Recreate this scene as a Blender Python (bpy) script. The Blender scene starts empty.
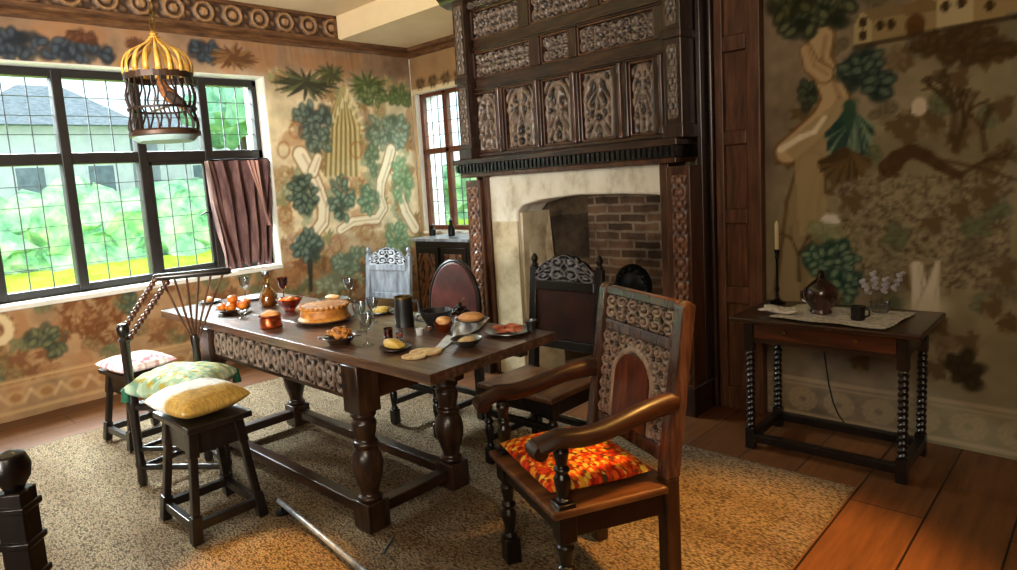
import bpy, bmesh, math, random
import numpy as np
from mathutils import Vector, Matrix
rnd = random.Random(7)
PI = math.pi
COL = bpy.context.scene.collection
SC = bpy.context.scene

# ---------------------------------------------------------------- camera
F = 658.77; YAW = 0.80738; PIT = 0.12361; ROL = -0.07011; CX, CY = 450.0, 264.0; EYE = 1.5
d = Vector((-math.sin(YAW)*math.cos(PIT), math.cos(YAW)*math.cos(PIT), -math.sin(PIT)))
r0 = Vector((math.cos(YAW), math.sin(YAW), 0)); u0 = r0.cross(d)
r_ = r0*math.cos(ROL)+u0*math.sin(ROL); u_ = u0*math.cos(ROL)-r0*math.sin(ROL)
cam = bpy.data.cameras.new('camera'); co = bpy.data.objects.new('camera', cam); COL.objects.link(co)
m = Matrix.Identity(4)
for i in range(3):
    m[i][0] = r_[i]; m[i][1] = u_[i]; m[i][2] = -d[i]
m[2][3] = EYE
co.matrix_world = m
cam.sensor_width = 36; cam.lens = F*36/1017; cam.clip_start = 0.05; cam.clip_end = 200
cam.shift_x = (508.5-CX)/1017; cam.shift_y = -(285-CY)/1017
SC.camera = co

def ray(x, y): return d + r_*((x-CX)/F) - u_*((y-CY)/F)
def fl(x, y, z=0.0):
    v = ray(x, y); return Vector((0, 0, EYE)) + v*((z-EYE)/v.z)
def pX(x, y, X):
    v = ray(x, y); return Vector((0, 0, EYE)) + v*(X/v.x)
def pY(x, y, Y):
    v = ray(x, y); return Vector((0, 0, EYE)) + v*(Y/v.y)

# ---------------------------------------------------------------- materials
def C(h, a=1.0):
    h = h.lstrip('#'); o = []
    for i in (0, 2, 4):
        c = int(h[i:i+2], 16)/255
        o.append(c/12.92 if c <= .04045 else ((c+.055)/1.055)**2.4)
    return (*o, a)
def lin(a):
    a = np.clip(a, 0, 1)
    return np.where(a <= .04045, a/12.92, ((a+.055)/1.055)**2.4)

def newmat(name):
    m = bpy.data.materials.new(name); m.use_nodes = True
    nt = m.node_tree; b = nt.nodes['Principled BSDF']
    return m, nt, b
def N(nt, t, **k):
    n = nt.nodes.new(t)
    for a, v in k.items():
        if a in n.inputs.keys(): n.inputs[a].default_value = v
        else: setattr(n, a, v)
    return n
def ramp(nt, src, stops):
    r = nt.nodes.new('ShaderNodeValToRGB'); e = r.color_ramp.elements
    while len(e) < len(stops): e.new(.5)
    for i, (p, c) in enumerate(stops): e[i].position = p; e[i].color = c
    nt.links.new(src, r.inputs[0]); return r.outputs[0]
def coords(nt, scale=(1, 1, 1), rot=(0, 0, 0), kind='Object'):
    tc = nt.nodes.new('ShaderNodeTexCoord'); mp = nt.nodes.new('ShaderNodeMapping')
    mp.inputs['Scale'].default_value = scale; mp.inputs['Rotation'].default_value = rot
    nt.links.new(tc.outputs[kind], mp.inputs[0]); return mp.outputs[0]
def noisy(name, stops, scale=8, stretch=(1, 1, 1), rough=.5, metal=0, bump=.1, detail=5, spec=.5, coat=0, dist=.01, rr=None):
    m, nt, b = newmat(name)
    v = coords(nt, stretch)
    n = N(nt, 'ShaderNodeTexNoise', Scale=scale, Detail=detail, Roughness=.6)
    nt.links.new(v, n.inputs['Vector'])
    k = len(stops)
    st = [(.3+.4*i/max(1, k-1), C(c)) for i, c in enumerate(stops)]
    nt.links.new(ramp(nt, n.outputs['Fac'], st), b.inputs['Base Color'])
    b.inputs['Roughness'].default_value = rough; b.inputs['Metallic'].default_value = metal
    b.inputs['Specular IOR Level'].default_value = spec
    b.inputs['Coat Weight'].default_value = coat; b.inputs['Coat Roughness'].default_value = .2
    if bump:
        bp = N(nt, 'ShaderNodeBump', Strength=bump, Distance=dist)
        nt.links.new(n.outputs['Fac'], bp.inputs['Height']); nt.links.new(bp.outputs[0], b.inputs['Normal'])
    return m
def vcol(name, rough=.9, bump=.2, bscale=150, spec=.15, mult=1.0):
    m, nt, b = newmat(name)
    a = N(nt, 'ShaderNodeVertexColor', layer_name='Col')
    nt.links.new(a.outputs['Color'], b.inputs['Base Color'])
    n = N(nt, 'ShaderNodeTexNoise', Scale=bscale, Detail=3); nt.links.new(coords(nt), n.inputs['Vector'])
    bp = N(nt, 'ShaderNodeBump', Strength=bump, Distance=.005); nt.links.new(n.outputs['Fac'], bp.inputs['Height'])
    nt.links.new(bp.outputs[0], b.inputs['Normal'])
    b.inputs['Roughness'].default_value = rough; b.inputs['Specular IOR Level'].default_value = spec
    return m
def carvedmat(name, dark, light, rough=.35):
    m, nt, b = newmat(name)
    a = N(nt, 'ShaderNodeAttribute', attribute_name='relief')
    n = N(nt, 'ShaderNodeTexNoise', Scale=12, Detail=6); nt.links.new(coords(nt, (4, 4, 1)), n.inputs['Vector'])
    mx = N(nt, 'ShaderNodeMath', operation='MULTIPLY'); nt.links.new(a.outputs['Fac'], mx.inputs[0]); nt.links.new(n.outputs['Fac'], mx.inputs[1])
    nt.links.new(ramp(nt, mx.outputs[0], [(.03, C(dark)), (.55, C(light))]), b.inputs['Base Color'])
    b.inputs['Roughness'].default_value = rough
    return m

M = {}
M['oak'] = noisy('dark oak', ['#150d09', '#2f1d14', '#4a3123'], 6, (6, 6, .8), .3, bump=.15, coat=.25)
M['oakx'] = noisy('dark oak along x', ['#150d09', '#2f1d14', '#4c3324'], 6, (.8, 6, 6), .3, bump=.15, coat=.25)
M['oaky'] = noisy('dark oak along y', ['#120906', '#2c1810', '#3e2416'], 6, (6, .8, 6), .32, bump=.15, coat=.25)
M['top'] = noisy('worn table top', ['#352018', '#573b2c', '#785a46'], 5, (.7, 8, 8), .34, bump=.05, coat=.6)
M['black'] = noisy('near black oak', ['#070505', '#130d0b', '#1f1511'], 7, (5, 5, 1), .3, bump=.15, coat=.2)
M['panel'] = noisy('brown oak panel', ['#3c2519', '#5f3c29', '#7c533a'], 5, (7, 7, .7), .42, bump=.12)
M['panelx'] = noisy('brown oak rail', ['#24120b', '#3a2013', '#4e2c1a'], 5, (.7, 7, 7), .42, bump=.12)
M['mid'] = noisy('mid brown oak', ['#2e1910', '#4a2b1b', '#64402a'], 5, (6, 6, .8), .3, bump=.12, coat=.3)
M['seat'] = noisy('worn oak seat', ['#3b2114', '#5e3a22', '#80552f'], 5, (6, .8, 6), .35, bump=.12, coat=.2)
M['arm'] = noisy('warm oak', ['#1c0d08', '#361b0f', '#4e2b18'], 5, (6, 1, 6), .42, bump=.1, coat=.08)
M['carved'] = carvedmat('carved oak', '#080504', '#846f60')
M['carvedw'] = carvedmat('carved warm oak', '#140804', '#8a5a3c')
M['carvedsheen'] = carvedmat('carved oak with painted sheen', '#120907', '#b09a8c', .28)  # silvery sheen on the armchair carving is put into the pale tone
M['glaregrey'] = noisy('glare grey wood', ['#5f6672', '#8c95a3', '#a9b2bf'], 5, (5, 5, 1), .3, bump=.1, coat=.3)  # chair's window glare put into this grey; cupboard top and rail share it
M['carvedglare'] = carvedmat('glare grey carving', '#1c1e26', '#c9d2de', .3)  # same window glare put into the colour of the chair's crest
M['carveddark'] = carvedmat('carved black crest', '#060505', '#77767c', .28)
M['leather'] = noisy('red brown leather', ['#2e110e', '#4d211c', '#683029'], 7, (1, 1, 1), .38, bump=.1)
M['leatherd'] = noisy('dark leather', ['#140907', '#29120c', '#3c1c10'], 6, (1, 1, 1), .35, bump=.1)
M['plaster'] = noisy('cream ceiling plaster', ['#e0c79d', '#ead4ad'], 3, rough=.9, bump=.03)
M['plasterw'] = noisy('white reveal plaster', ['#d9d6cc', '#efece2'], 4, rough=.85, bump=.05)
M['wallp'] = noisy('brown wall plaster', ['#7a654c', '#94795a'], 3, rough=.9, bump=.05)
M['stone'] = noisy('pale limestone', ['#8f7c5e', '#c4b392', '#d8cbb0'], 5, rough=.85, bump=.35, detail=9)
M['lintel'] = noisy('whitewashed stone', ['#b3a68f', '#ddd6c6', '#e8e3d6'], 7, (1, 1, .6), rough=.85, bump=.4, detail=9)
M['frame'] = noisy('dark window frame', ['#14100f', '#241d1b'], 8, rough=.5, bump=.05)
M['lead'] = noisy('lead came', ['#4c5257', '#6c747a'], 20, rough=.5, metal=.3, bump=.02)
M['wframe'] = noisy('chestnut window frame', ['#4a2312', '#713c21'], 6, (5, 5, 1), .4, bump=.1)
M['iron'] = noisy('black iron', ['#050506', '#15161a'], 14, rough=.42, metal=.6, bump=.2)
M['silver'] = noisy('pewter', ['#5d6062', '#94989b'], 12, rough=.28, metal=.95, bump=.05)
M['copper'] = noisy('copper', ['#6d2a12', '#9b4620'], 12, rough=.3, metal=.75, bump=.05)
M['gold'] = noisy('gilded wood', ['#a06a22', '#cf9840', '#e2b468'], 14, rough=.4, metal=.15, bump=.1)
M['wick'] = noisy('cream wax', ['#c9b48a', '#d9c8a2'], 14, rough=.5, bump=.02)
M['blackjug'] = noisy('black leather', ['#0c0a09', '#1d1815'], 14, rough=.45, bump=.1)
M['crust'] = noisy('golden crust', ['#6b3a10', '#b06d22', '#d39a44'], 22, rough=.55, bump=.3)
M['bread'] = noisy('pale bread', ['#b78a55', '#dcbd8b', '#ead7b0'], 25, rough=.8, bump=.2)
M['peach'] = noisy('peach loaf', ['#c07a3c', '#e6b176'], 20, rough=.6, bump=.2)
M['orange'] = noisy('orange peel', ['#c8560a', '#f08a14'], 30, rough=.45, bump=.15)
M['meat'] = noisy('sliced cured meat', ['#7c2415', '#c05a35', '#dd9477'], 18, rough=.4, bump=.2)
M['lemon'] = noisy('yellow tart', ['#c79a2e', '#e3c46a'], 20, rough=.5, bump=.2)
M['linen'] = noisy('white linen', ['#b9bfc6', '#dfe3e6'], 14, rough=.85, bump=.3)
M['lace'] = noisy('white lace', ['#8f8b86', '#d8d4cf', '#e6e2dd'], 45, rough=.9, bump=.5)
M['grape'] = noisy('dark grapes', ['#140a0d', '#2b1417'], 12, rough=.2, bump=.02)
M['green'] = noisy('green tassel', ['#0d3d2a', '#1c6a48'], 20, rough=.8, bump=.3)
M['jug'] = noisy('mottled brown glaze', ['#170d0a', '#3a231b', '#59392c'], 9, rough=.22, bump=.05, coat=.4)
M['sprig'] = noisy('pale dried flowers', ['#8f8b95', '#c9c4cf'], 30, rough=.9, bump=.3)
M['stalk'] = noisy('dried stalk', ['#5b4c3a', '#86745a'], 30, rough=.9, bump=.1)
M['curtain'] = noisy('brown wool curtain', ['#442c30', '#694b49', '#8d6c66'], 6, (2, 2, .5), .9, bump=.2)
M['curtainl'] = noisy('rose lining', ['#b08478', '#cfa598'], 6, (2, 2, .5), .9, bump=.2)
M['bird'] = noisy('brown bird plumage', ['#4a2a14', '#8f5426', '#c27a35'], 18, rough=.8, bump=.2)
M['birdd'] = noisy('dark wing feathers', ['#17100c', '#3b2617'], 18, rough=.8, bump=.2)
M['cagebase'] = noisy('dark cage tin', ['#2a1b14', '#4b3222'], 10, rough=.45, metal=.4, bump=.1)
M['tray'] = noisy('pale blue tray', ['#7e9a98', '#a7c0bb'], 10, rough=.5, bump=.05)
M['wire'] = noisy('dark cage wire', ['#1b1210', '#35231a'], 10, rough=.5, metal=.4, bump=0)
M['dish'] = noisy('dark wooden dish', ['#1d110b', '#3b2416'], 8, rough=.4, bump=.1)
M['china'] = noisy('white china', ['#c7cacd', '#e4e6e8'], 6, rough=.25, bump=0)
M['roof'] = noisy('slate roof', ['#6f7880', '#8f979e', '#a9b1b7'], 6, (1, 1, 3), .8, bump=.1)
M['render'] = noisy('white house render', ['#cfd6da', '#e4e9ea'], 4, rough=.9, bump=.02)
M['winpane'] = noisy('house window', ['#5b6a74', '#7d8d97'], 4, rough=.2, bump=0)
M['lawn'] = noisy('yellow green lawn', ['#8fb01e', '#b9d63a', '#d2e45a'], 3, rough=.95, bump=.1)  # bright yellow-green grass colour
M['hedge'] = noisy('bright leaves', ['#3d7a58', '#79ad83', '#a9d0a2', '#cfe6ae'], 3.2, rough=.8, bump=.6, detail=8, dist=.1)
M['tree'] = noisy('tree leaves', ['#5f9a7e', '#8fc2a2', '#bfe0c4'], 3, rough=.8, bump=.6, detail=8, dist=.1)
M['bark'] = noisy('tree bark', ['#3f3226', '#5d4b39'], 6, rough=.9, bump=.3)
M['earth'] = noisy('garden soil', ['#4c5a33', '#6f8447'], 2, rough=.95, bump=.1)
M['hearth'] = noisy('pale hearth stone', ['#9a7f6b', '#c0a693', '#d3bcaa'], 14, rough=.85, bump=.25, detail=8)
M['cord'] = noisy('black cord', ['#060606', '#121212'], 5, rough=.6, bump=0)
M['brass'] = noisy('old brass', ['#5d4520', '#8f6d34'], 10, rough=.35, metal=.8, bump=.05)

def glassmat(name, tint, gl=.08, rough=.03):
    m = bpy.data.materials.new(name); m.use_nodes = True; nt = m.node_tree; nt.nodes.clear()
    o = nt.nodes.new('ShaderNodeOutputMaterial'); t = nt.nodes.new('ShaderNodeBsdfTransparent'); g = nt.nodes.new('ShaderNodeBsdfGlossy')
    t.inputs[0].default_value = C(tint); g.inputs['Roughness'].default_value = rough
    lw = nt.nodes.new('ShaderNodeLayerWeight'); lw.inputs[0].default_value = .25
    n = N(nt, 'ShaderNodeTexNoise', Scale=3.0); nt.links.new(coords(nt), n.inputs['Vector'])
    bp = N(nt, 'ShaderNodeBump', Strength=.04, Distance=.02); nt.links.new(n.outputs['Fac'], bp.inputs['Height']); nt.links.new(bp.outputs[0], g.inputs['Normal'])
    mr = N(nt, 'ShaderNodeMath', operation='MULTIPLY_ADD'); mr.inputs[1].default_value = .5; mr.inputs[2].default_value = gl
    nt.links.new(lw.outputs['Fresnel'], mr.inputs[0])
    mx = nt.nodes.new('ShaderNodeMixShader'); nt.links.new(mr.outputs[0], mx.inputs[0])
    nt.links.new(t.outputs[0], mx.inputs[1]); nt.links.new(g.outputs[0], mx.inputs[2]); nt.links.new(mx.outputs[0], o.inputs[0])
    return m
M['pane'] = glassmat('window glass', '#f4faf8', .02)
M['glass'] = glassmat('clear drinking glass', '#e9eef0', .16)
M['amber'] = glassmat('amber glass', '#b8601c', .12)
M['greenglass'] = glassmat('olive bottle glass', '#d6c68a', .2)
M['wine'] = noisy('amber cordial', ['#8a4d14', '#b8762a'], 4, rough=.2, bump=0)
M['oglass'] = glassmat('orange pressed glass', '#e07a1c', .2)

# floor boards
def floormat():
    m, nt, b = newmat('oak floorboards')
    v = coords(nt, (1, 1, 1), (0, 0, PI/2))
    br = N(nt, 'ShaderNodeTexBrick', Scale=1.0); br.inputs['Color1'].default_value = C('#6d4427'); br.inputs['Color2'].default_value = C('#83552f'); br.inputs['Mortar'].default_value = C('#1d110a')
    br.inputs['Mortar Size'].default_value = .004; br.inputs['Brick Width'].default_value = 3.1; br.inputs['Row Height'].default_value = .27; br.offset = .37
    nt.links.new(v, br.inputs['Vector'])
    n = N(nt, 'ShaderNodeTexNoise', Scale=4, Detail=8, Roughness=.65); nt.links.new(coords(nt, (7, .6, 1)), n.inputs['Vector'])
    mx = N(nt, 'ShaderNodeMixRGB', blend_type='MULTIPLY'); mx.inputs[0].default_value = .8
    nt.links.new(br.outputs['Color'], mx.inputs[1]); nt.links.new(ramp(nt, n.outputs['Fac'], [(.25, C('#8a7462')), (.7, C('#fff4e6'))]), mx.inputs[2])
    nt.links.new(mx.outputs[0], b.inputs['Base Color']); b.inputs['Roughness'].default_value = .45
    bp = N(nt, 'ShaderNodeBump', Strength=.25, Distance=.01); nt.links.new(n.outputs['Fac'], bp.inputs['Height']); nt.links.new(bp.outputs[0], b.inputs['Normal'])
    return m
M['floor'] = floormat()
def rugmat():
    m, nt, b = newmat('braided jute')
    v = coords(nt, (70, 150, 1))
    vo = N(nt, 'ShaderNodeTexVoronoi', Scale=1.0); nt.links.new(v, vo.inputs['Vector'])
    n = N(nt, 'ShaderNodeTexNoise', Scale=1.3, Detail=4); nt.links.new(coords(nt, (.5, 3, 1)), n.inputs['Vector'])
    c1 = ramp(nt, vo.outputs['Distance'], [(.15, C('#bfa57e')), (.8, C('#5f4d37'))])
    mx = N(nt, 'ShaderNodeMixRGB', blend_type='MULTIPLY'); mx.inputs[0].default_value = .7
    nt.links.new(c1, mx.inputs[1]); nt.links.new(ramp(nt, n.outputs['Fac'], [(.3, C('#b59a78')), (.7, C('#ffffff'))]), mx.inputs[2])
    vr = N(nt, 'ShaderNodeMixRGB', blend_type='MULTIPLY'); vr.inputs[0].default_value = .18
    nt.links.new(mx.outputs[0], vr.inputs[1]); nt.links.new(vo.outputs['Color'], vr.inputs[2])
    hs = N(nt, 'ShaderNodeHueSaturation', Saturation=.85, Value=1.0); nt.links.new(vr.outputs[0], hs.inputs['Color'])
    nt.links.new(hs.outputs[0], b.inputs['Base Color']); b.inputs['Roughness'].default_value = .95; b.inputs['Specular IOR Level'].default_value = .1
    bp = N(nt, 'ShaderNodeBump', Strength=.8, Distance=.012); bp.invert = True
    nt.links.new(vo.outputs['Distance'], bp.inputs['Height']); nt.links.new(bp.outputs[0], b.inputs['Normal'])
    return m
M['rug'] = rugmat()
def brickmat(name, c1, c2, mo, w, h, ms, rot=(0, 0, 0)):
    m, nt, b = newmat(name)
    v = coords(nt, (1, 1, 1), rot)
    dn = N(nt, 'ShaderNodeTexNoise', Scale=6, Detail=3); nt.links.new(coords(nt), dn.inputs['Vector'])
    ad = N(nt, 'ShaderNodeMixRGB', blend_type='ADD'); ad.inputs[0].default_value = .03; nt.links.new(v, ad.inputs[1]); nt.links.new(dn.outputs['Color'], ad.inputs[2])
    br = N(nt, 'ShaderNodeTexBrick', Scale=1.0); br.inputs['Color1'].default_value = C(c1); br.inputs['Color2'].default_value = C(c2); br.inputs['Mortar'].default_value = C(mo)
    br.inputs['Mortar Size'].default_value = ms; br.inputs['Brick Width'].default_value = w; br.inputs['Row Height'].default_value = h; br.inputs['Bias'].default_value = -.1
    br.inputs['Mortar Smooth'].default_value = .2
    nt.links.new(ad.outputs[0], br.inputs['Vector'])
    n = N(nt, 'ShaderNodeTexNoise', Scale=3.5, Detail=8, Roughness=.7); nt.links.new(coords(nt), n.inputs['Vector'])
    mx = N(nt, 'ShaderNodeMixRGB', blend_type='MULTIPLY'); mx.inputs[0].default_value = .9
    nt.links.new(br.outputs['Color'], mx.inputs[1]); nt.links.new(ramp(nt, n.outputs['Fac'], [(.35, C('#4b4038')), (.62, C('#ffffff'))]), mx.inputs[2])
    nt.links.new(mx.outputs[0], b.inputs['Base Color']); b.inputs['Roughness'].default_value = .9
    bp = N(nt, 'ShaderNodeBump', Strength=.6, Distance=.02); bp.invert = True; nt.links.new(br.outputs['Fac'], bp.inputs['Height']); nt.links.new(bp.outputs[0], b.inputs['Normal'])
    return m
M['brick'] = brickmat('sooty brick', '#54402f', '#8f6c53', '#9a8871', .22, .068, .010, (PI/2, 0, 0))
M['brickside'] = brickmat('sooty stone blocks', '#5a4a38', '#8a7558', '#5d4f3e', .34, .2, .01, (PI/2, 0, PI/2))

# ---------------------------------------------------------------- mesh builder
class MB:
    def __init__(s): s.bm = bmesh.new()
    def _m(s, verts, M_):
        if M_ is not None:
            for v in verts: v.co = M_ @ v.co
    def box(s, lo, hi, M_=None):
        vs = [s.bm.verts.new((x, y, z)) for z in (lo[2], hi[2]) for y in (lo[1], hi[1]) for x in (lo[0], hi[0])]
        for f in ((0, 2, 3, 1), (4, 5, 7, 6), (0, 1, 5, 4), (2, 6, 7, 3), (0, 4, 6, 2), (1, 3, 7, 5)):
            s.bm.faces.new([vs[i] for i in f])
        s._m(vs, M_); return s
    def bar(s, p0, p1, w, h, up=(0, 0, 1), w1=None, h1=None):
        p0, p1 = Vector(p0), Vector(p1); t = (p1-p0).normalized(); a = t.cross(Vector(up))
        if a.length < 1e-4: a = t.cross(Vector((1, 0, 0)))
        a.normalize(); b = a.cross(t); w1 = w if w1 is None else w1; h1 = h if h1 is None else h1
        vs = []
        for p, ww, hh in ((p0, w, h), (p1, w1, h1)):
            for i, j in ((-1, -1), (1, -1), (1, 1), (-1, 1)):
                vs.append(s.bm.verts.new(p + a*(i*ww/2) + b*(j*hh/2)))
        for f in ((3, 2, 1, 0), (4, 5, 6, 7), (0, 1, 5, 4), (1, 2, 6, 5), (2, 3, 7, 6), (3, 0, 4, 7)):
            s.bm.faces.new([vs[i] for i in f])
        return s
    def tube(s, pts, rad, n=10, caps=True):
        pts = [Vector(p) for p in pts]
        if not isinstance(rad, (list, tuple)): rad = [rad]*len(pts)
        rings = []; prev = None
        for i, p in enumerate(pts):
            t = (pts[min(i+1, len(pts)-1)] - pts[max(i-1, 0)]).normalized()
            if prev is None:
                a = t.cross(Vector((0, 0, 1)))
                if a.length < 1e-3: a = t.cross(Vector((1, 0, 0)))
            else:
                a = prev - t*prev.dot(t)
            a.normalize(); prev = a; b = t.cross(a)
            rings.append([s.bm.verts.new(p + (a*math.cos(2*PI*k/n) + b*math.sin(2*PI*k/n))*rad[i]) for k in range(n)])
        for A, B in zip(rings, rings[1:]):
            for k in range(n): s.bm.faces.new((A[k], A[(k+1) % n], B[(k+1) % n], B[k]))
        if caps:
            s.bm.faces.new(rings[0][::-1]); s.bm.faces.new(rings[-1])
        return s
    def lathe(s, prof, o=(0, 0, 0), n=20, M_=None, sx=1, sy=1, close=True):
        o = Vector(o); rings = []; allv = []
        for r, z in prof:
            r = max(r, .0004)
            R = [s.bm.verts.new((o.x + sx*r*math.cos(2*PI*k/n), o.y + sy*r*math.sin(2*PI*k/n), o.z+z)) for k in range(n)]
            rings.append(R); allv += R
        for A, B in zip(rings, rings[1:]):
            for k in range(n): s.bm.faces.new((A[k], A[(k+1) % n], B[(k+1) % n], B[k]))
        if close:
            s.bm.faces.new(rings[0][::-1]); s.bm.faces.new(rings[-1])
        s._m(allv, M_); return s
    def twist(s, o, z0, z1, r, turns, n=14, amp=.22):
        steps = int(turns*14); rings = []
        for i in range(steps+1):
            t = i/steps; z = z0+(z1-z0)*t
            R = []
            for k in range(n):
                th = 2*PI*k/n; rr = r*(1+amp*math.cos(2*th-2*PI*turns*t*2)+.05)
                R.append(s.bm.verts.new((o[0]+rr*math.cos(th), o[1]+rr*math.sin(th), z)))
            rings.append(R)
        for A, B in zip(rings, rings[1:]):
            for k in range(n): s.bm.faces.new((A[k], A[(k+1) % n], B[(k+1) % n], B[k]))
        s.bm.faces.new(rings[0][::-1]); s.bm.faces.new(rings[-1]); return s
    def prism(s, poly, vec, M_=None):
        vec = Vector(vec); a = [s.bm.verts.new(p) for p in poly]; b = [s.bm.verts.new(Vector(p)+vec) for p in poly]
        n = len(poly)
        s.bm.faces.new(a[::-1]); s.bm.faces.new(b)
        for k in range(n): s.bm.faces.new((a[k], a[(k+1) % n], b[(k+1) % n], b[k]))
        s._m(a+b, M_); return s
    def ball(s, c, r, sc=(1, 1, 1), n=12, M_=None):
        ret = bmesh.ops.create_uvsphere(s.bm, u_segments=n, v_segments=max(6, n*2//3), radius=r)
        for v in ret['verts']: v.co = Vector((v.co.x*sc[0], v.co.y*sc[1], v.co.z*sc[2]))
        if M_ is not None: s._m(ret['verts'], M_)
        for v in ret['verts']: v.co += Vector(c)
        return s
    def lump(s, c, r, sc=(1, 1, 1), seed=0, amp=.2, sub=3):
        ret = bmesh.ops.create_icosphere(s.bm, subdivisions=sub, radius=1)
        R = random.Random(seed); ks = [(Vector((R.gauss(0, 1), R.gauss(0, 1), R.gauss(0, 1))).normalized()*R.uniform(2, 7), R.uniform(0, 6)) for _ in range(9)]
        for v in ret['verts']:
            f = 1+amp*sum(math.sin(k.dot(v.co)+p) for k, p in ks)/4
            v.co = Vector((v.co.x*r*sc[0]*f+c[0], v.co.y*r*sc[1]*f+c[1], v.co.z*r*sc[2]*f+c[2]))
        return s
    def build(s, name, mat, parent=None, smooth=False, bevel=0, loc=None):
        bmesh.ops.recalc_face_normals(s.bm, faces=s.bm.faces)
        me = bpy.data.meshes.new(name); s.bm.to_mesh(me); s.bm.free()
        if smooth:
            me.polygons.foreach_set('use_smooth', [True]*len(me.polygons))
            try: me.set_sharp_from_angle(angle=.7)
            except Exception: pass
        o = bpy.data.objects.new(name, me); COL.objects.link(o); me.materials.append(mat)
        if parent is not None: o.parent = parent
        if loc is not None: o.location = loc
        if bevel:
            b = o.modifiers.new('bevel', 'BEVEL'); b.width = bevel; b.segments = 2; b.limit_method = 'ANGLE'
        return o

def thing(name, label, cat, loc=(0, 0, 0), rz=0, group=None):
    o = bpy.data.objects.new(name, None); COL.objects.link(o); o.empty_display_size = .1
    o.location = loc; o.rotation_euler = (0, 0, rz); o['label'] = label; o['category'] = cat
    if group: o['group'] = group
    return o
def tag(o, label, cat, group=None):
    o['label'] = label; o['category'] = cat
    if group: o['group'] = group
    return o
def struct(o): o['kind'] = 'structure'; return o
def copy_tree(o, parent=None):
    c = o.copy(); COL.objects.link(c)
    if parent is not None: c.parent = parent
    for ch in list(o.children): copy_tree(ch, c)
    return c

def gridmesh(name, P, mat, parent=None, col=None, relief=None, mask=None, smooth=True):
    """P: (h,w,3) array of points; col: (h,w,3) linear colours; relief: (h,w)"""
    h, w, _ = P.shape
    me = bpy.data.meshes.new(name)
    idx = np.arange(h*w).reshape(h, w)
    q = np.stack([idx[:-1, :-1], idx[:-1, 1:], idx[1:, 1:], idx[1:, :-1]], -1)
    if mask is not None: q = q[mask[:-1, :-1] & mask[1:, 1:] & mask[:-1, 1:] & mask[1:, :-1]]
    q = q.reshape(-1, 4)
    me.from_pydata(P.reshape(-1, 3).tolist(), [], q.tolist())
    if col is not None:
        a = me.color_attributes.new('Col', 'FLOAT_COLOR', 'POINT')
        a.data.foreach_set('color', np.concatenate([col.reshape(-1, 3), np.ones((h*w, 1))], 1).astype(np.float32).ravel())
    if relief is not None:
        a = me.attributes.new('relief', 'FLOAT', 'POINT'); a.data.foreach_set('value', relief.astype(np.float32).ravel())
    if smooth: me.polygons.foreach_set('use_smooth', [True]*len(me.polygons))
    me.materials.append(mat)
    o = bpy.data.objects.new(name, me); COL.objects.link(o)
    if parent is not None: o.parent = parent
    return o

def carve(nu, nv, kind, seed=0, asp=1.0):
    """relief 0..1 on nv x nu grid; u in -1..1, v in 0..1"""
    u, v = np.meshgrid(np.linspace(-1, 1, nu), np.linspace(0, 1, nv))
    a = np.abs(u); ph = seed*1.7
    if kind == 'arch':          # arcade panel with figure-like foliage beneath an arch
        f = np.sin(11*(a+.22*np.sin(11*v+ph)))*np.cos(16*v+5*a+ph)+.45*np.sin(31*v+14*a)
        g = np.tanh(2.5*f)*.5+.5
        vase = np.exp(-((a-.18-.14*np.sin(7*v))/.08)**2)
        arch = np.abs(np.hypot(a/.8, np.maximum(v-.6, 0)/.34)-1) < .09
        g = np.maximum(g, vase); g = np.where(arch & (v > .6), 1, g); g = np.where((a > .72) & (a < .86) & (v < .62), 1, g)
    elif kind == 'vine':        # long frieze of scrolling leaves
        x = u*asp*PI*2+ph
        vine = v-.5-.28*np.sin(x)
        g = np.exp(-(vine/.08)**2)
        cx = np.mod(x, PI)-PI/2; sg = np.sign(np.sin(x))
        rr = np.hypot(cx*.32, v-.5+.2*sg); th = np.arctan2(v-.5+.2*sg, cx*.32)
        g = np.maximum(g, (.5+.5*np.cos(5*th+18*rr))*np.exp(-(rr/.3)**2))
        g = np.maximum(g, np.tanh(3*np.sin(3.1*x+ph)*np.sin(13*v+x))*.35+.3)
    elif kind == 'column':      # vertical pilaster of interlaced strapwork
        y = v*asp*PI
        g = np.maximum(np.exp(-((a-.5-.34*np.sin(2*y))/.14)**2), np.exp(-((a-.45+.34*np.sin(2*y))/.12)**2))
        g = np.maximum(g, (np.hypot(a*.9, np.mod(y, PI/2)/(PI/2)-.5) < .22)*1.0)
        g = np.maximum(g, np.tanh(2*np.sin(9*a+2*y)*np.cos(4*y))*.35+.25)
    elif kind == 'spirals' or kind == 'crest':
        if kind == 'crest': nx, ny = 1.0, 1.0
        else: nx = max(1.0, round(2*asp)); ny = max(1.0, round(seed)) if seed else 2.0
        uu, vv = a*nx, v*ny; iu, iv = np.floor(uu), np.floor(vv); x, y = uu-iu-.5, vv-iv-.5; sg = np.where((iu+iv) % 2 < .5, 1, -1)
        rr = np.hypot(x, y); th = np.arctan2(y, x)*sg
        g = (.5+.5*np.cos(th-17*rr))*(rr < .5)+(rr >= .5)*(.5+.5*np.cos(4*th))
        g = np.clip((g-.35)*2.2, 0, 1); g = np.where(rr < .09, 1, g); g = np.maximum(g, .8*(np.abs(np.sin(3*th+9*rr)) > .93)*(rr > .3))
    else:                       # leafy
        f = np.sin(7*(a+.3*np.sin(6*v*asp+ph)))*np.cos(8*v*asp+3*a+ph)
        g = np.tanh(3*f)*.5+.5
    edge = np.minimum(np.minimum(1-a, 9), np.minimum(v, 1-v)*2)
    return np.clip(g, 0, 1)
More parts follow.
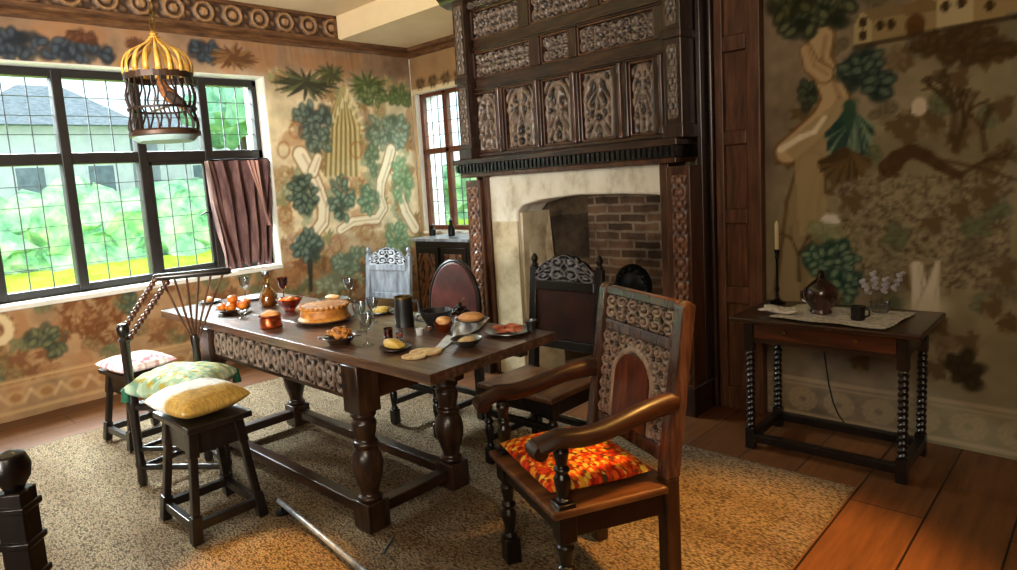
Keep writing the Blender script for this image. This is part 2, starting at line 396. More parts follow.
def carved(name, parent, x0, x1, z0, z1, y, depth, kind, mat, seed=0, res=.008, asp=1.0, axis='y', mask=None, arch=None):
    """relief panel facing -y (front at y-depth) in the parent's space"""
    nu = max(10, int(abs(x1-x0)/res)); nv = max(10, int((z1-z0)/res))
    g = carve(nu, nv, kind, seed, asp)
    X, Z = np.meshgrid(np.linspace(x0, x1, nu), np.linspace(z0, z1, nv))
    if arch is not None:
        u, v = np.meshgrid(np.linspace(-1, 1, nu), np.linspace(0, 1, nv)); g = arch(u, v, g)
    Y = y-depth*g
    Y[0, :] = Y[-1, :] = y; Y[:, 0] = Y[:, -1] = y
    if axis == 'y': P = np.stack([X, Y, Z], -1)
    else: P = np.stack([-Y, X, Z], -1)      # facing +x
    return gridmesh(name, P, mat, parent, relief=g)

# ---------------------------------------------------------------- painted cloth
class Canvas:
    def __init__(s, a0, a1, z0, z1, res, seed):
        s.a = np.arange(a0, a1+1e-6, res); s.z = np.arange(z0, z1+1e-6, res)
        s.A, s.Z = np.meshgrid(s.a, s.z); s.c = np.zeros(s.A.shape+(3,)); s.res = res; s.rs = np.random.RandomState(seed)
    def noise(s, sc, oct=3):
        o = np.zeros(s.A.shape); amp = 1; tot = 0
        for k in range(oct):
            f = sc*2**k; x = (s.A-s.a[0])*f; y = (s.Z-s.z[0])*f
            g = s.rs.rand(int(y.max())+3, int(x.max())+3)
            xi = x.astype(int); yi = y.astype(int); fx = x-xi; fy = y-yi; fx = fx*fx*(3-2*fx); fy = fy*fy*(3-2*fy)
            o += amp*((g[yi, xi]*(1-fx)+g[yi, xi+1]*fx)*(1-fy)+(g[yi+1, xi]*(1-fx)+g[yi+1, xi+1]*fx)*fy); tot += amp; amp *= .55
        return o/tot
    @staticmethod
    def rgb(h): h = h.lstrip('#'); return np.array([int(h[i:i+2], 16)/255 for i in (0, 2, 4)])
    def win(s, a0, a1, z0, z1):
        i0, i1 = np.searchsorted(s.a, (a0, a1)); j0, j1 = np.searchsorted(s.z, (z0, z1))
        return slice(max(j0-1, 0), j1+1), slice(max(i0-1, 0), i1+1)
    def put(s, sl, mask, col):
        mask = np.clip(mask, 0, 1)[..., None]; s.c[sl] = s.c[sl]*(1-mask)+s.rgb(col)*mask
    def ell(s, a, z, ra, rz, ang, col, al=1., soft=.35):
        R = max(ra, rz)*1.3+s.res; sl = s.win(a-R, a+R, z-R, z+R)
        x = s.A[sl]-a; y = s.Z[sl]-z; c, n = math.cos(ang), math.sin(ang)
        q = np.hypot((x*c+y*n)/ra, (-x*n+y*c)/rz)
        s.put(sl, np.clip((1-q)/soft+.5, 0, 1)*al, col)
    def stroke(s, pts, w0, w1, col, al=1.):
        L = len(pts)-1
        for i in range(L):
            (x0, y0), (x1, y1) = pts[i], pts[i+1]; wa = w0+(w1-w0)*i/L; wb = w0+(w1-w0)*(i+1)/L; W = max(wa, wb)+2*s.res
            sl = s.win(min(x0, x1)-W, max(x0, x1)+W, min(y0, y1)-W, max(y0, y1)+W)
            dx, dy = x1-x0, y1-y0; t = np.clip(((s.A[sl]-x0)*dx+(s.Z[sl]-y0)*dy)/(dx*dx+dy*dy+1e-9), 0, 1)
            q = np.hypot(s.A[sl]-x0-t*dx, s.Z[sl]-y0-t*dy); w = wa+(wb-wa)*t
            s.put(sl, np.clip((w-q)/s.res+.5, 0, 1)*al, col)
    def poly(s, pts, col, al=1.):
        xs = [p[0] for p in pts]; ys = [p[1] for p in pts]; sl = s.win(min(xs), max(xs), min(ys), max(ys))
        X, Y = s.A[sl], s.Z[sl]; ins = np.zeros(X.shape, bool); n = len(pts); j = n-1
        for i in range(n):
            xi, yi = pts[i]; xj, yj = pts[j]
            ins ^= ((yi > Y) != (yj > Y)) & (X < (xj-xi)*(Y-yi)/(yj-yi+1e-9)+xi); j = i
        s.put(sl, ins*al, col)
    def cluster(s, a, z, ra, rz, dark, light, leaf=.05, n=None, al=.95):
        n = n or int(ra*rz/(leaf*leaf)*2.2)+6
        for k in range(int(n*.7)):
            t = s.rs.rand()*2*PI; q = math.sqrt(s.rs.rand())
            s.ell(a+ra*q*math.cos(t), z+rz*q*math.sin(t), leaf*1.1, leaf*.75, s.rs.rand()*PI, dark, al*.7, .6)
        for k in range(n):
            t = s.rs.rand()*2*PI; q = math.sqrt(s.rs.rand()); an = t+s.rs.randn()*.5
            x, y = a+ra*q*math.cos(t), z+rz*q*math.sin(t)
            s.ell(x, y, leaf*.95, leaf*.62, an, dark, al*.85, .5); s.ell(x, y, leaf*.68, leaf*.4, an, light, al*.8, .7)
    def spiky(s, a, z, ra, rz, dark, light, n=18):
        for k in range(n):
            t = 2*PI*k/n+s.rs.randn()*.1; q = .75+.3*s.rs.rand(); x, y = ra*q*math.cos(t), rz*q*math.sin(t)
            s.stroke([(a, z), (a+x*.6, z+y*.6), (a+x, z+y)], .028, .006, dark if k % 3 else light, .9)
    def droop(s, a, z, ra, rz, dark, light, n=14):
        for k in range(n):
            t = -PI*(k+.5)/n+s.rs.randn()*.1; x, y = ra*math.cos(t), rz*abs(math.sin(t))
            s.stroke([(a, z+rz*.3), (a+x*.5, z+rz*.1-y*.3), (a+x*.9, z-y*.7), (a+x, z-y)], .03, .008, dark if k % 2 else light, .9)
    def trunk(s, pts, w0, w1, body, edge):
        s.stroke(pts, w0*1.25, w1*1.3, edge, .9); s.stroke(pts, w0, w1, body)
        s.stroke([(p[0]+w0*.35, p[1]) for p in pts], w0*.2, w1*.2, edge, .35)

# ================================================================ ROOM SHELL
XL, YB, YR, ZC, ZS = -5.62, 4.97, 3.97, 3.2, 2.97
WY0, WY1, WZ0, WZ1 = -.25, 3.16, .84, 2.57       # big window opening
MB().box((-6.0, -3.0, -.1), (3.2, 5.3, 0)).build('floor', M['floor']); struct(bpy.data.objects['floor'])
struct(MB().box((-6.0, -3.0, ZC), (3.2, 4.0, ZC+.12)).build('ceiling', M['plaster']))
struct(MB().box((-6.0, 4.0, ZS), (3.2, 5.3, ZC+.12)).build('ceiling_alcove', M['plaster'])).name = 'trim_1'
# window wall with opening
w = MB()
w.box((-6.0, -3.0, 0), (XL, WY0, ZC)).box((-6.0, WY1, 0), (XL, 5.3, ZC)).box((-6.0, WY0, 0), (XL, WY1, WZ0)).box((-6.0, WY0, WZ1), (XL, WY1, ZC))
struct(w.build('wall_left', M['plasterw']))
# alcove back wall with small window opening, then the tapestry wall line
SX0, SX1, SZ0, SZ1 = -5.56, -4.72, .98, 2.48
w = MB().box((XL, YB, 0), (SX0, 5.3, ZS)).box((SX1, YB, 0), (-3.62, 5.3, ZS)).box((SX0, YB, 0), (SX1, 5.3, SZ0)).box((SX0, YB, SZ1), (SX1, 5.3, ZS))
struct(w.build('wall_back', M['plasterw']))
struct(MB().box((-1.76, YR, 0), (3.2, 4.2, ZS)).build('wall_right', M['wallp']))
struct(MB().box((3.1, -3.0, 0), (3.2, YR, ZC)).build('wall_end', M['wallp'])).name = 'wall_far_right'
struct(MB().box((-5.62, -3.0, 0), (3.2, -2.9, ZC)).build('wall_front', M['wallp']))
# chimney mass behind the oak chimneypiece (solid around the firebox)
for nm, lo, hi in (('wall_chimney_left', (-3.62, 3.905, 0), (-3.15, 5.3, ZS)), ('wall_chimney_right', (-1.90, 3.98, 0), (-1.77, 5.3, ZS)), ('wall_chimney_back', (-3.15, 4.52, 0), (-1.90, 5.3, ZS)), ('wall_chimney_upper', (-3.15, 3.905, 1.47), (-1.90, 4.52, ZS))):
    struct(MB().box(lo, hi).build(nm, M['stone']))

# ---- painted hangings
def left_cloth():
    c = Canvas(-.6, 4.96, .0, 2.93, .0135, 3)
    n1, n2, n3 = c.noise(1.1, 4), c.noise(4, 3), c.noise(14, 2)
    base = c.rgb('#d2bb92')[None, None]*(1-n1[..., None])+c.rgb('#f0e2c0')[None, None]*n1[..., None]
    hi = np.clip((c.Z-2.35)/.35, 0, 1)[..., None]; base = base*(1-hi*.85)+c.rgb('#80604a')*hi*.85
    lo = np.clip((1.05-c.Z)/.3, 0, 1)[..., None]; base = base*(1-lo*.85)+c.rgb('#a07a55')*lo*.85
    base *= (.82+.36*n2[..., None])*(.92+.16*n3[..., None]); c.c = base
    sw = np.clip((n2-.56)*9, 0, 1)[..., None]; c.c = c.c*(1-sw*.5)+c.rgb('#94643f')*sw*.5
    P = lambda x, y: (lambda q: (q.y, q.z))(pX(x, y, XL))
    S = lambda x, y, rx, ry: (P(x, y)[0], P(x, y)[1], abs(P(x+rx, y)[0]-P(x-rx, y)[0])/2, abs(P(x, y+ry)[1]-P(x, y-ry)[1])/2)
    for k in range(150):     # faint background foliage between the main motifs
        y, z = c.rs.uniform(3.15, 4.9), c.rs.uniform(.35, 2.6)
        if k % 2: c.cluster(y, z, .06+.06*c.rs.rand(), .05+.06*c.rs.rand(), ('#8a9170', '#a08058', '#9c7a5c')[k % 3], ('#c6c8a4', '#d9c49a', '#d8bca0')[k % 3], .032, None, .5)
        else: c.spiky(y, z, .1, .1, ('#9a7c54', '#8c8a62')[k % 4 // 2], '#b89a70', 9)
    for k in range(170):
        y, z = c.rs.uniform(-.3, 4.8), c.rs.uniform(.3, .82)
        if k % 2: c.cluster(y, z, .07, .06, ('#6f5a3c', '#8a6240', '#5f5f42')[k % 3], ('#a88c60', '#b98c62', '#8c8a60')[k % 3], .03, None, .55)
        else: c.spiky(y, z, .09, .08, '#7c5436', '#94704a', 9)
    # pleat-like streaks in the upper valance
    for k in range(60):
        y = c.rs.uniform(2.9, 4.9); c.stroke([(y, 2.93), (y+.02, 2.6+.2*c.rs.rand())], .012, .004, '#7c5c3e', .35)
    for x, y, rx, ry in ((30, 47, 50, 11), (88, 54, 26, 8), (205, 52, 14, 10), (0, 40, 20, 10)): c.cluster(*S(x, y, rx, ry), '#262a30', '#4b5560', .05)
    c.cluster(*S(82, 38, 14, 5), '#4a2e20', '#6a4734', .04); c.spiky(*S(232, 58, 26, 14), '#5a3b24', '#7b5a38', 24); c.spiky(*S(135, 45, 12, 8), '#5a3a26', '#6b4a34')
    c.poly([P(343, 82), P(360, 125), P(360, 160), P(328, 160), P(326, 125)], '#a98a4c', .8)
    for k in range(14): c.stroke([P(343+(k-7)*.4, 88), P(343+(k-7)*2.3, 128), P(343+(k-7)*2.6, 175)], .01, .022, ('#80713f', '#e0cf9e')[k % 2], .75)
    for k in range(10): c.stroke([P(325+k*4, 100+abs(k-5)*7), P(322+k*5, 90+abs(k-5)*9)], .02, .01, '#f0e2bc', .7)
    c.spiky(*S(306, 84, 34, 17), '#39392a', '#5f6241', 30); c.spiky(*S(330, 75, 16, 12), '#4b4a30', '#6c6b45', 18)
    c.cluster(*S(312, 122, 19, 18), '#3d4742', '#7e8c7c', .055); c.cluster(*S(318, 143, 12, 10), '#4b564c', '#8d9a84', .05)
    c.spiky(*S(366, 86, 20, 16), '#4d5632', '#6d7748', 26); c.cluster(*S(372, 96, 14, 9), '#4f5a38', '#8a9763', .05); c.cluster(*S(400, 97, 12, 9), '#56623c', '#7f8f5d', .05)
    c.cluster(*S(387, 130, 22, 19), '#62705e', '#a8b398', .055); c.cluster(*S(372, 160, 6, 14), '#5d6d52', '#8fa07f', .05)
    w0, e0 = '#eee2c6', '#9a7650'
    c.trunk([P(300, 155), P(309, 172), P(317, 190), P(323, 207), P(322, 222), P(314, 233), P(298, 241)], .075, .05, w0, e0)
    c.trunk([P(317, 158), P(312, 172)], .04, .05, w0, e0)
    c.trunk([P(390, 150), P(386, 165), P(380, 182), P(379, 197), P(383, 208), P(376, 219), P(352, 222), P(340, 230)], .06, .04, w0, e0)
    c.trunk([P(398, 190), P(405, 212), P(414, 228)], .05, .06, w0, e0)
    c.cluster(*S(303, 195, 13, 19), '#313e36', '#7c8b74', .055); c.cluster(*S(341, 200, 11, 22), '#3f5145', '#93a488', .055); c.cluster(*S(368, 200, 9, 13), '#557058', '#9bb08c', .05)
    c.cluster(*S(401, 180, 9, 22), '#6d8a64', '#a9bd93', .05); c.cluster(*S(397, 240, 11, 20), '#64815f', '#a5b894', .05)
    c.cluster(*S(307, 246, 14, 15), '#34423c', '#7e8f7c', .055); c.stroke([P(309, 262), P(310, 290)], .03, .02, '#3b3a33')
    c.cluster(*S(352, 262, 20, 12), '#5e6f5c', '#9aa98d', .05); c.cluster(*S(330, 285, 14, 10), '#7b8268', '#b2b596', .05)
    for x, y in ((366, 232), (285, 215), (345, 185), (290, 270), (295, 130), (283, 150), (335, 245), (356, 150)):
        for k in range(5): c.stroke([P(x+6*math.cos(t), y+8*math.sin(t)) for t in np.linspace(k*1.3, k*1.3+1.5, 6)], .016, .004, '#a0653f', .3)
    # dado below the window
    c.cluster(*S(45, 336, 18, 9), '#3e4234', '#7f7d56', .045); c.cluster(*S(55, 346, 9, 8), '#3a4032', '#7c7a55', .045); c.cluster(*S(130, 303, 7, 9), '#414a3b', '#6f7552', .045)
    for k in range(70):
        x = c.rs.uniform(60, 120); y = c.rs.uniform(292, 340); c.stroke([P(x, y), P(x+c.rs.uniform(-7, 7), y+c.rs.uniform(-7, 7)), P(x+c.rs.uniform(-9, 9), y+c.rs.uniform(-9, 9))], .012, .006, '#6f4426', .7)
    c.stroke([P(-6+15*math.cos(t), 330+13*math.sin(t)) for t in np.linspace(0, 6.28, 14)], .03, .03, '#d8c196', .8)
    # bottom border band
    for z, w in ((.285, .012), (.06, .01), (.25, .006)): c.stroke([(-.6, z), (4.96, z)], w, w, '#d1ad78', .75)
    for k in range(28):
        y = -.5+k*.2; c.ell(y, .16, .07, .055, 0, '#c29a68', .6); c.ell(y, .16, .04, .03, 0, '#94663e', .7); c.stroke([(y+.05, .12), (y+.1, .2), (y+.16, .12)], .012, .012, '#d2b184', .6)
    hole = (c.A > WY0+.005) & (c.A < WY1-.0) & (c.Z > WZ0-.03) & (c.Z < WZ1+.0)
    rip = .006*np.sin(c.A*9+np.sin(c.Z*2))
    P3 = np.stack([np.full(c.A.shape, XL+.014)+rip, c.A, c.Z+.001], -1)
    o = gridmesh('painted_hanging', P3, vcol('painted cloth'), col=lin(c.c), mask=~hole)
    tag(o, 'painted cloth hanging with pale trunks and leaf clusters on the window wall', 'wall hanging', 'painted cloth hangings on the walls')
left_cloth()

def right_cloth():
    c = Canvas(-1.47, 1.2, .0, 2.96, .0115, 5)
    n1, n2, n3 = c.noise(1.0, 4), c.noise(4, 3), c.noise(18, 2)
    base = c.rgb('#716250')*(1-n1[..., None])+c.rgb('#a89880')*n1[..., None]  # the wall's shade is put into these darker base tones
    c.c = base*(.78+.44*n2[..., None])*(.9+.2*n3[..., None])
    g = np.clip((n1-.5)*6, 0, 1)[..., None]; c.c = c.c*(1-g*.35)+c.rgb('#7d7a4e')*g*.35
    P = lambda x, y: (lambda q: (q.x, q.z))(pY(x, y, YR))
    S = lambda x, y, rx, ry: (P(x, y)[0], P(x, y)[1], abs(P(x+rx, y)[0]-P(x-rx, y)[0])/2, abs(P(x, y+ry)[1]-P(x, y-ry)[1])/2)
    # scrubby ground texture
    for k in range(1500):
        x = c.rs.uniform(840, 1010); y = c.rs.uniform(175, 290)
        a, z = P(x, y); c.stroke([(a, z), (a+c.rs.uniform(-.02, .02), z+c.rs.uniform(-.02, .02))], .006, .004, ('#4f4130', '#a3937a', '#5e4d38')[k % 3], .6)
    for k in range(70):
        x, y = c.rs.uniform(770, 1015), c.rs.uniform(-5, 380)
        if k % 2: c.cluster(*S(x, y, 12, 10), ('#5c5240', '#6a5840', '#555a42')[k % 3], ('#8f8468', '#978064', '#868764')[k % 3], .03, None, .5)
        else: c.spiky(*S(x, y, 14, 14), '#665438', '#85755a', 9)
    # big trunk, left
    tb, te = '#c2a680', '#7c5c38'
    c.trunk([P(797, 290), P(800, 250), P(803, 205), P(812, 165)], .1, .06, '#93805e', '#6a5538')
    c.trunk([P(788, 152), P(808, 135), P(826, 118), P(836, 98), P(828, 78), P(818, 60), P(822, 38)], .06, .055, tb, te)
    c.poly([P(780, 148), P(815, 120), P(845, 95), P(850, 125), P(838, 150), P(825, 180), P(830, 235), P(800, 235), P(795, 160)], '#a8926c', .8)
    c.trunk([P(825, 75), P(812, 66), P(806, 50)], .04, .025, tb, te); c.stroke([P(781, 150), P(800, 138), P(815, 132), P(825, 118)], .018, .012, '#e8dcc4', .9)
    c.cluster(*S(818, 12, 40, 22), '#232a20', '#7d7f5c', .045); c.cluster(*S(790, 5, 20, 14), '#2d3122', '#6c6b45', .045)
    c.cluster(*S(862, 68, 20, 18), '#1f2e2b', '#6d7a66', .042); c.cluster(*S(878, 85, 13, 14), '#1f2e2b', '#6d7a66', .042); c.cluster(*S(807, 96, 6, 13), '#2c3328', '#59604a', .035)
    c.droop(*S(850, 128, 24, 45), '#26403a', '#7d8f76', 18); c.droop(*S(845, 160, 26, 22), '#4b3a24', '#6b5635', 16)
    c.stroke([P(850, 106), P(850, 126)], .03, .02, '#33503f', .9)
    # village
    c.poly([P(856, 46), P(856, 24), P(863, 12), P(872, 22), P(873, 43)], '#b5a27a'); c.poly([P(863, 12), P(895, 2), P(905, 16), P(873, 22)], '#857252')
    c.poly([P(873, 43), P(873, 22), P(905, 15), P(936, 6), P(936, 30)], '#9c8760'); c.poly([P(900, 6), P(936, -4), P(936, 12), P(905, 16)], '#836c48')
    c.poly([P(936, 30), P(936, -8), P(975, -14), P(975, 21), P(955, 26)], '#c0ad86'); c.poly([P(975, 21), P(975, -10), P(1017, -20), P(1040, 8)], '#a48c62')
    for x, y in ((864, 23), (864, 36), (881, 26), (892, 25), (946, 7), (962, 3), (990, 6)): c.ell(*P(x, y), .018, .026, 0, '#3c2d18', .9)
    c.ell(*P(916, 25), .04, .05, 0, '#5a3f20', .9); c.poly([P(908, 25), P(925, 25), P(925, 34), P(908, 36)], '#5a3f20', .9)
    c.stroke([P(856, 48), P(936, 32), P(1017, 17), P(1060, 8)], .012, .012, '#3b2c1a', .7)
    for x, y, rx, ry in ((940, 44, 28, 8), (970, 36, 25, 7), (995, 52, 25, 8), (965, 55, 22, 6)): c.cluster(*S(x, y, rx, ry), '#46351f', '#5f4a2c', .035)
    # thin bare trees
    def twig(x, y, an, L, dp):
        if dp == 0 or L < 4: return
        x2, y2 = x+L*math.cos(an), y-L*math.sin(an); c.stroke([P(x, y), P(x2, y2)], .004*dp, .004*max(dp-1, .8), '#4a3a24', .75)
        for k in range(3): twig(x2, y2, an+c.rs.uniform(-.9, .9), L*.68, dp-1)
    twig(953, 140, 1.5, 30, 4); twig(955, 150, 1.2, 26, 4); twig(985, 150, 1.7, 22, 3); twig(800, 280, 1.6, 26, 3); twig(960, 175, .5, 30, 3)
    c.stroke([P(889, 168), P(898, 158), P(912, 151), P(926, 156), P(940, 166), P(960, 176)], .045, .02, '#4d3722', .85); c.cluster(*S(893, 168, 8, 6), '#4d3722', '#5c452b', .03)
    c.stroke([P(940, 160), P(980, 168), P(1017, 180)], .01, .006, '#4d3b26', .7)
    # small pale flowers
    c.ell(*P(920, 107), .032, .045, 0, '#d6c4b0'); c.poly([P(912, 113), P(916, 103), P(924, 103), P(928, 113)], '#d6c4b0')
    for k in range(6): c.ell(P(831, 221)[0]+.025*math.cos(k), P(831, 221)[1]+.022*math.sin(k), .024, .02, 0, '#d8d0c6')
    c.cluster(*S(825, 232, 14, 9), '#7d7c58', '#a09d78', .035)
    for x, y, rx, ry in ((815, 255, 8, 14), (835, 262, 22, 20), (848, 285, 14, 14)): c.cluster(*S(x, y, rx, ry), '#1f3b34', '#8d9c7c', .036)
    # white forked stump at the right of the side table
    c.trunk([P(921, 325), P(920, 300), P(919, 283), P(917, 266)], .035, .026, '#d5c8b4', '#8d7656'); c.trunk([P(926, 318), P(932, 292), P(938, 262)], .05, .008, '#d5c8b4', '#a08a66')
    c.ell(*P(929, 308), .085, .06, 0, '#c9bb9f', .75, .9)
    c.cluster(*S(965, 372, 16, 17), '#33291a', '#473a24', .04)  # dark cluster puts the side table's wall shadow into the cloth colour
    for k in range(9):
        x = c.rs.uniform(770, 1010); y = c.rs.uniform(290, 370); c.spiky(*S(x, y, 12, 12), '#5d4a30', '#7e6a48', 8)
    for z, w in ((.235, .012), (.03, .012), (.205, .006)): c.stroke([(-1.74, z), (1.2, z)], w, w, '#b7a283', .8)
    for k in range(16):
        x = -1.66+k*.19
        for q in (.07, .05, .03): c.stroke([(x+q*math.cos(t), .12+q*.9*math.sin(t)) for t in np.linspace(0, 6.3, 12)], .007, .007, ('#4f3d29', '#b09a79')[int(q*100) % 2], .75)
    rip = .006*np.sin(c.A*8+np.sin(c.Z*2.2))
    P3 = np.stack([c.A, np.full(c.A.shape, YR-.014)+rip, c.Z+.001], -1)
    o = gridmesh('painted_hanging', P3, vcol('painted cloth with shade in colour'), col=lin(c.c))
    tag(o, 'painted cloth hanging with village and tree trunk behind the side table', 'wall hanging', 'painted cloth hangings on the walls')
right_cloth()

def alcove_cloth():
    c = Canvas(XL+.02, -3.64, .0, 2.93, .02, 8)
    n1, n2 = c.noise(1.4, 4), c.noise(5, 3)
    base = c.rgb('#b89a6c')*(1-n1[..., None])+c.rgb('#d3bd90')*n1[..., None]; hi = np.clip((c.Z-2.45)/.1, 0, 1)[..., None]
    c.c = (base*(1-hi*.7)+c.rgb('#86613f')*hi*.7)*(.85+.3*n2[..., None])
    c.stroke([(-5.6, 2.5), (-4.6, 2.5)], .03, .03, '#e0cfa4', .9)
    for k in range(9): c.spiky(-5.45+k*.2, 2.58, .09, .07, '#4d3a26', '#6c5638', 10)
    hole = (c.A > SX0-.0) & (c.A < SX1) & (c.Z > SZ0) & (c.Z < SZ1)
    P3 = np.stack([c.A, np.full(c.A.shape, YB-.012), c.Z+.001], -1)
    o = gridmesh('painted_hanging', P3, vcol('painted cloth in alcove'), col=lin(c.c), mask=~hole)
    tag(o, 'painted cloth hanging around the small brown window in the corner', 'wall hanging', 'painted cloth hangings on the walls')
alcove_cloth()

# ---- cornice mouldings and carved frieze
def molding(name, prof, p0, p1, inward, mat):
    p0, p1, inward = Vector(p0), Vector(p1), Vector(inward)
    b = MB(); b.prism([p0+inward*a+Vector((0, 0, z)) for a, z in prof], p1-p0); return struct(b.build(name, mat))
M['cornice'] = noisy('brown cornice', ['#3b2314', '#5d3c22', '#7a5433'], 6, (2, 1, 6), .5, bump=.1)
prof = [(0, 0), (.03, 0), (.045, .02), (.04, .05), (.08, .065), (.085, .1), (0, .1)]
molding('trim_2', prof, (XL, -2.9, 2.88), (XL, YB, 2.88), (1, 0, 0), M['cornice'])
molding('trim_3', prof, (XL, YB, 2.87), (-3.62, YB, 2.87), (0, -1, 0), M['cornice'])
def frieze():
    y0, y1 = -.6, 3.99; nu = int((y1-y0)/.012); nv = 20
    u, v = np.meshgrid(np.linspace(0, (y1-y0), nu), np.linspace(0, 1, nv))
    cx = np.mod(u, .26)-.13; rr = np.hypot(cx/.26, (v-.5)*.8)
    g = np.clip(np.exp(-((rr-.3)/.06)**2)+(rr < .14)*.9+.4*np.tanh(2*np.sin(u*60)*np.sin(v*14+u*20))*(rr > .36), 0, 1)
    Z = 2.985+v*.205; X = XL+.03+.03*g; Y = y0+u
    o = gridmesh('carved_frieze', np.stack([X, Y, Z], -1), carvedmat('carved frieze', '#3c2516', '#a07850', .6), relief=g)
    o.name = 'trim_4'; struct(o)
frieze()
b = MB().box((XL, -2.9, 3.17), (XL+.07, 3.99, ZC)); struct(b.build('trim_5', M['cornice']))
b = MB().box((XL, 3.965, 2.98), (XL+.07, 3.995, ZC)); struct(b.build('trim_6', M['cornice']))

# ---- big leaded window
win = bpy.data.objects.new('window_1', None); COL.objects.link(win); win.location = (-5.8, 1.5, .85); struct(win)
GX = 0.0
def wl(y, z): return (y-1.5, z-.85)
b = MB()
for y0, y1, z0, z1 in ((WY0, WY1, .845, .905), (WY0, WY1, 2.5, 2.565), (WY0, WY1, 1.84, 1.93), (WY1-.05, WY1, .85, 2.56), (WY0, WY0+.05, .85, 2.56)):
    (a, c_), (e, f_) = wl(y0, z0), wl(y1, z1); b.box((-.045, a, c_), (.045, e, f_))
mull = [.36, .935, 1.49, 2.06, 2.63]
for y in mull: (a, c_), (e, f_) = wl(y-.038, .85), wl(y+.038, 2.56); b.box((-.055, a, c_), (.055, e, f_))
b.build('window_frame', M['frame'], win, bevel=.008)
ys = [WY0+.05]+[q for y in mull for q in (y-.038, y+.038)]+[WY1-.05]
for i in range(0, len(ys), 2):
    for z0, z1, nr in ((.905, 1.84, 6), (1.93, 2.5, 4)):
        (a, c_), (e, f_) = wl(ys[i], z0), wl(ys[i+1], z1)
        g = MB().box((-.004, a, c_), (.000, e, f_)).build('pane', M['pane'], win)
        b = MB()
        for k in range(1, 3): y = a+(e-a)*k/3; b.box((-.004, y-.004, c_), (.006, y+.004, f_))
        for k in range(1, nr): z = c_+(f_-c_)*k/nr; b.box((-.004, a, z-.003), (.006, e, z+.003))
        b.build('lead_came', M['lead'], g)
# opening casement with latch
b = MB(); a, e = 2.06+.038, 2.63-.038
for y0, y1, z0, z1 in ((a, a+.028, .905, 1.84), (e-.028, e, .905, 1.84), (a, e, .905, .93), (a, e, 1.812, 1.84)):
    (p, q), (s_, t_) = wl(y0, z0), wl(y1, z1); b.box((.006, p, q), (.045, s_, t_))
cs = b.build('casement', M['frame'], win, bevel=.004)
p, q = wl(e-.014, 1.38); MB().box((.045, p-.012, q-.05), (.055, p+.012, q+.05)).tube([(.05, p, q), (.075, p, q), (.08, p-.05, q+.005), (.08, p-.1, q-.02)], [.008, .008, .008, .006], 8).build('latch', M['iron'], cs, True)
# white sill board
MB().box((XL-.14, WY0, .80), (XL+.035, WY1, .838)).build('window_sill', M['plasterw'], None, bevel=.006).name = 'trim_7'
struct(bpy.data.objects['trim_7'])
# ---- small window
wn = bpy.data.objects.new('window_2', None); COL.objects.link(wn); wn.location = (-5.14, 5.06, .98); struct(wn)
b = MB(); x0, x1 = SX0+5.14, SX1+5.14; H = SZ1-SZ0
for a, c_, e, f_ in ((x0, x1, 0, .05), (x0, x1, H-.04, H), (x0, x0+.045, 0, H), (x1-.045, x1, 0, H), (-.06, .0, 0, H), (x0, x1, .84, .9)):
    b.box((a, -.035, e), (c_, .035, f_))
b.build('window_frame', M['wframe'], wn, bevel=.008)
for a, e in ((x0+.045, -.06), (0, x1-.045)):
    for z0, z1, nr in ((.05, .84, 6), (.9, H-.04, 4)):
        g = MB().box((a, .0, z0), (e, .004, z1)).build('pane', M['pane'], wn); b = MB()
        for k in range(1, 3): x = a+(e-a)*k/3; b.box((x-.004, -.005, z0), (x+.004, .004, z1))
        for k in range(1, nr): z = z0+(z1-z0)*k/nr; b.box((a, -.005, z-.003), (e, .004, z+.003))
        b.build('lead_came', M['lead'], g)
struct(MB().box((SX0, YB-.03, .945), (SX1, 5.1, .975)).build('trim_8', M['plasterw'], bevel=.005))

# ---- curtain
def curtain():
    t = thing('curtain', 'brown gathered curtain hanging at the right end of the leaded window', 'curtain', (-5.7, 2.85, .87))
    ny, nz = 90, 40
    u, v = np.meshgrid(np.linspace(0, 1, ny), np.linspace(0, 1, nz))
    sp = .2*v+.25; yc = -.02+.02*v
    Y = (u-.5)*2*sp*(.95)+yc; Y = np.clip(Y, -.30+.08*(1-v), .29)
    X = .03+.032*np.sin(u*38+2*v)+.016*np.sin(u*71+5*v)+.02*np.sin(v*7+u*9)
    gridmesh('curtain_cloth', np.stack([X, Y, v*.96+.02*np.sin(u*30)*(1-v)], -1), M['curtain'], t)
    u2, v2 = np.meshgrid(np.linspace(0, 1, 20), np.linspace(0, 1, 30))
    gridmesh('lining', np.stack([.115+.012*np.sin(u2*14), .05+u2*.1+.1*(1-v2)*(1-u2)*1.4+.03*(1-v2), .35+v2*.6], -1), M['curtainl'], t)
    MB().tube([(.03, -.3, .965), (.03, .3, .965)], .009, 8).build('curtain_rod', M['iron'], t, True)
curtain()

# ================================================================ CHIMNEYPIECE
fp = thing('fireplace', 'carved dark oak chimneypiece with arcaded overmantel around pale stone fireplace', 'fireplace', (-2.7, 3.9, 0))
OX = -2.7
def fx(x, y, Y=3.7): return pY(x, y, Y).x-OX
yf = -.2                         # front of frame in local y (world 3.70)
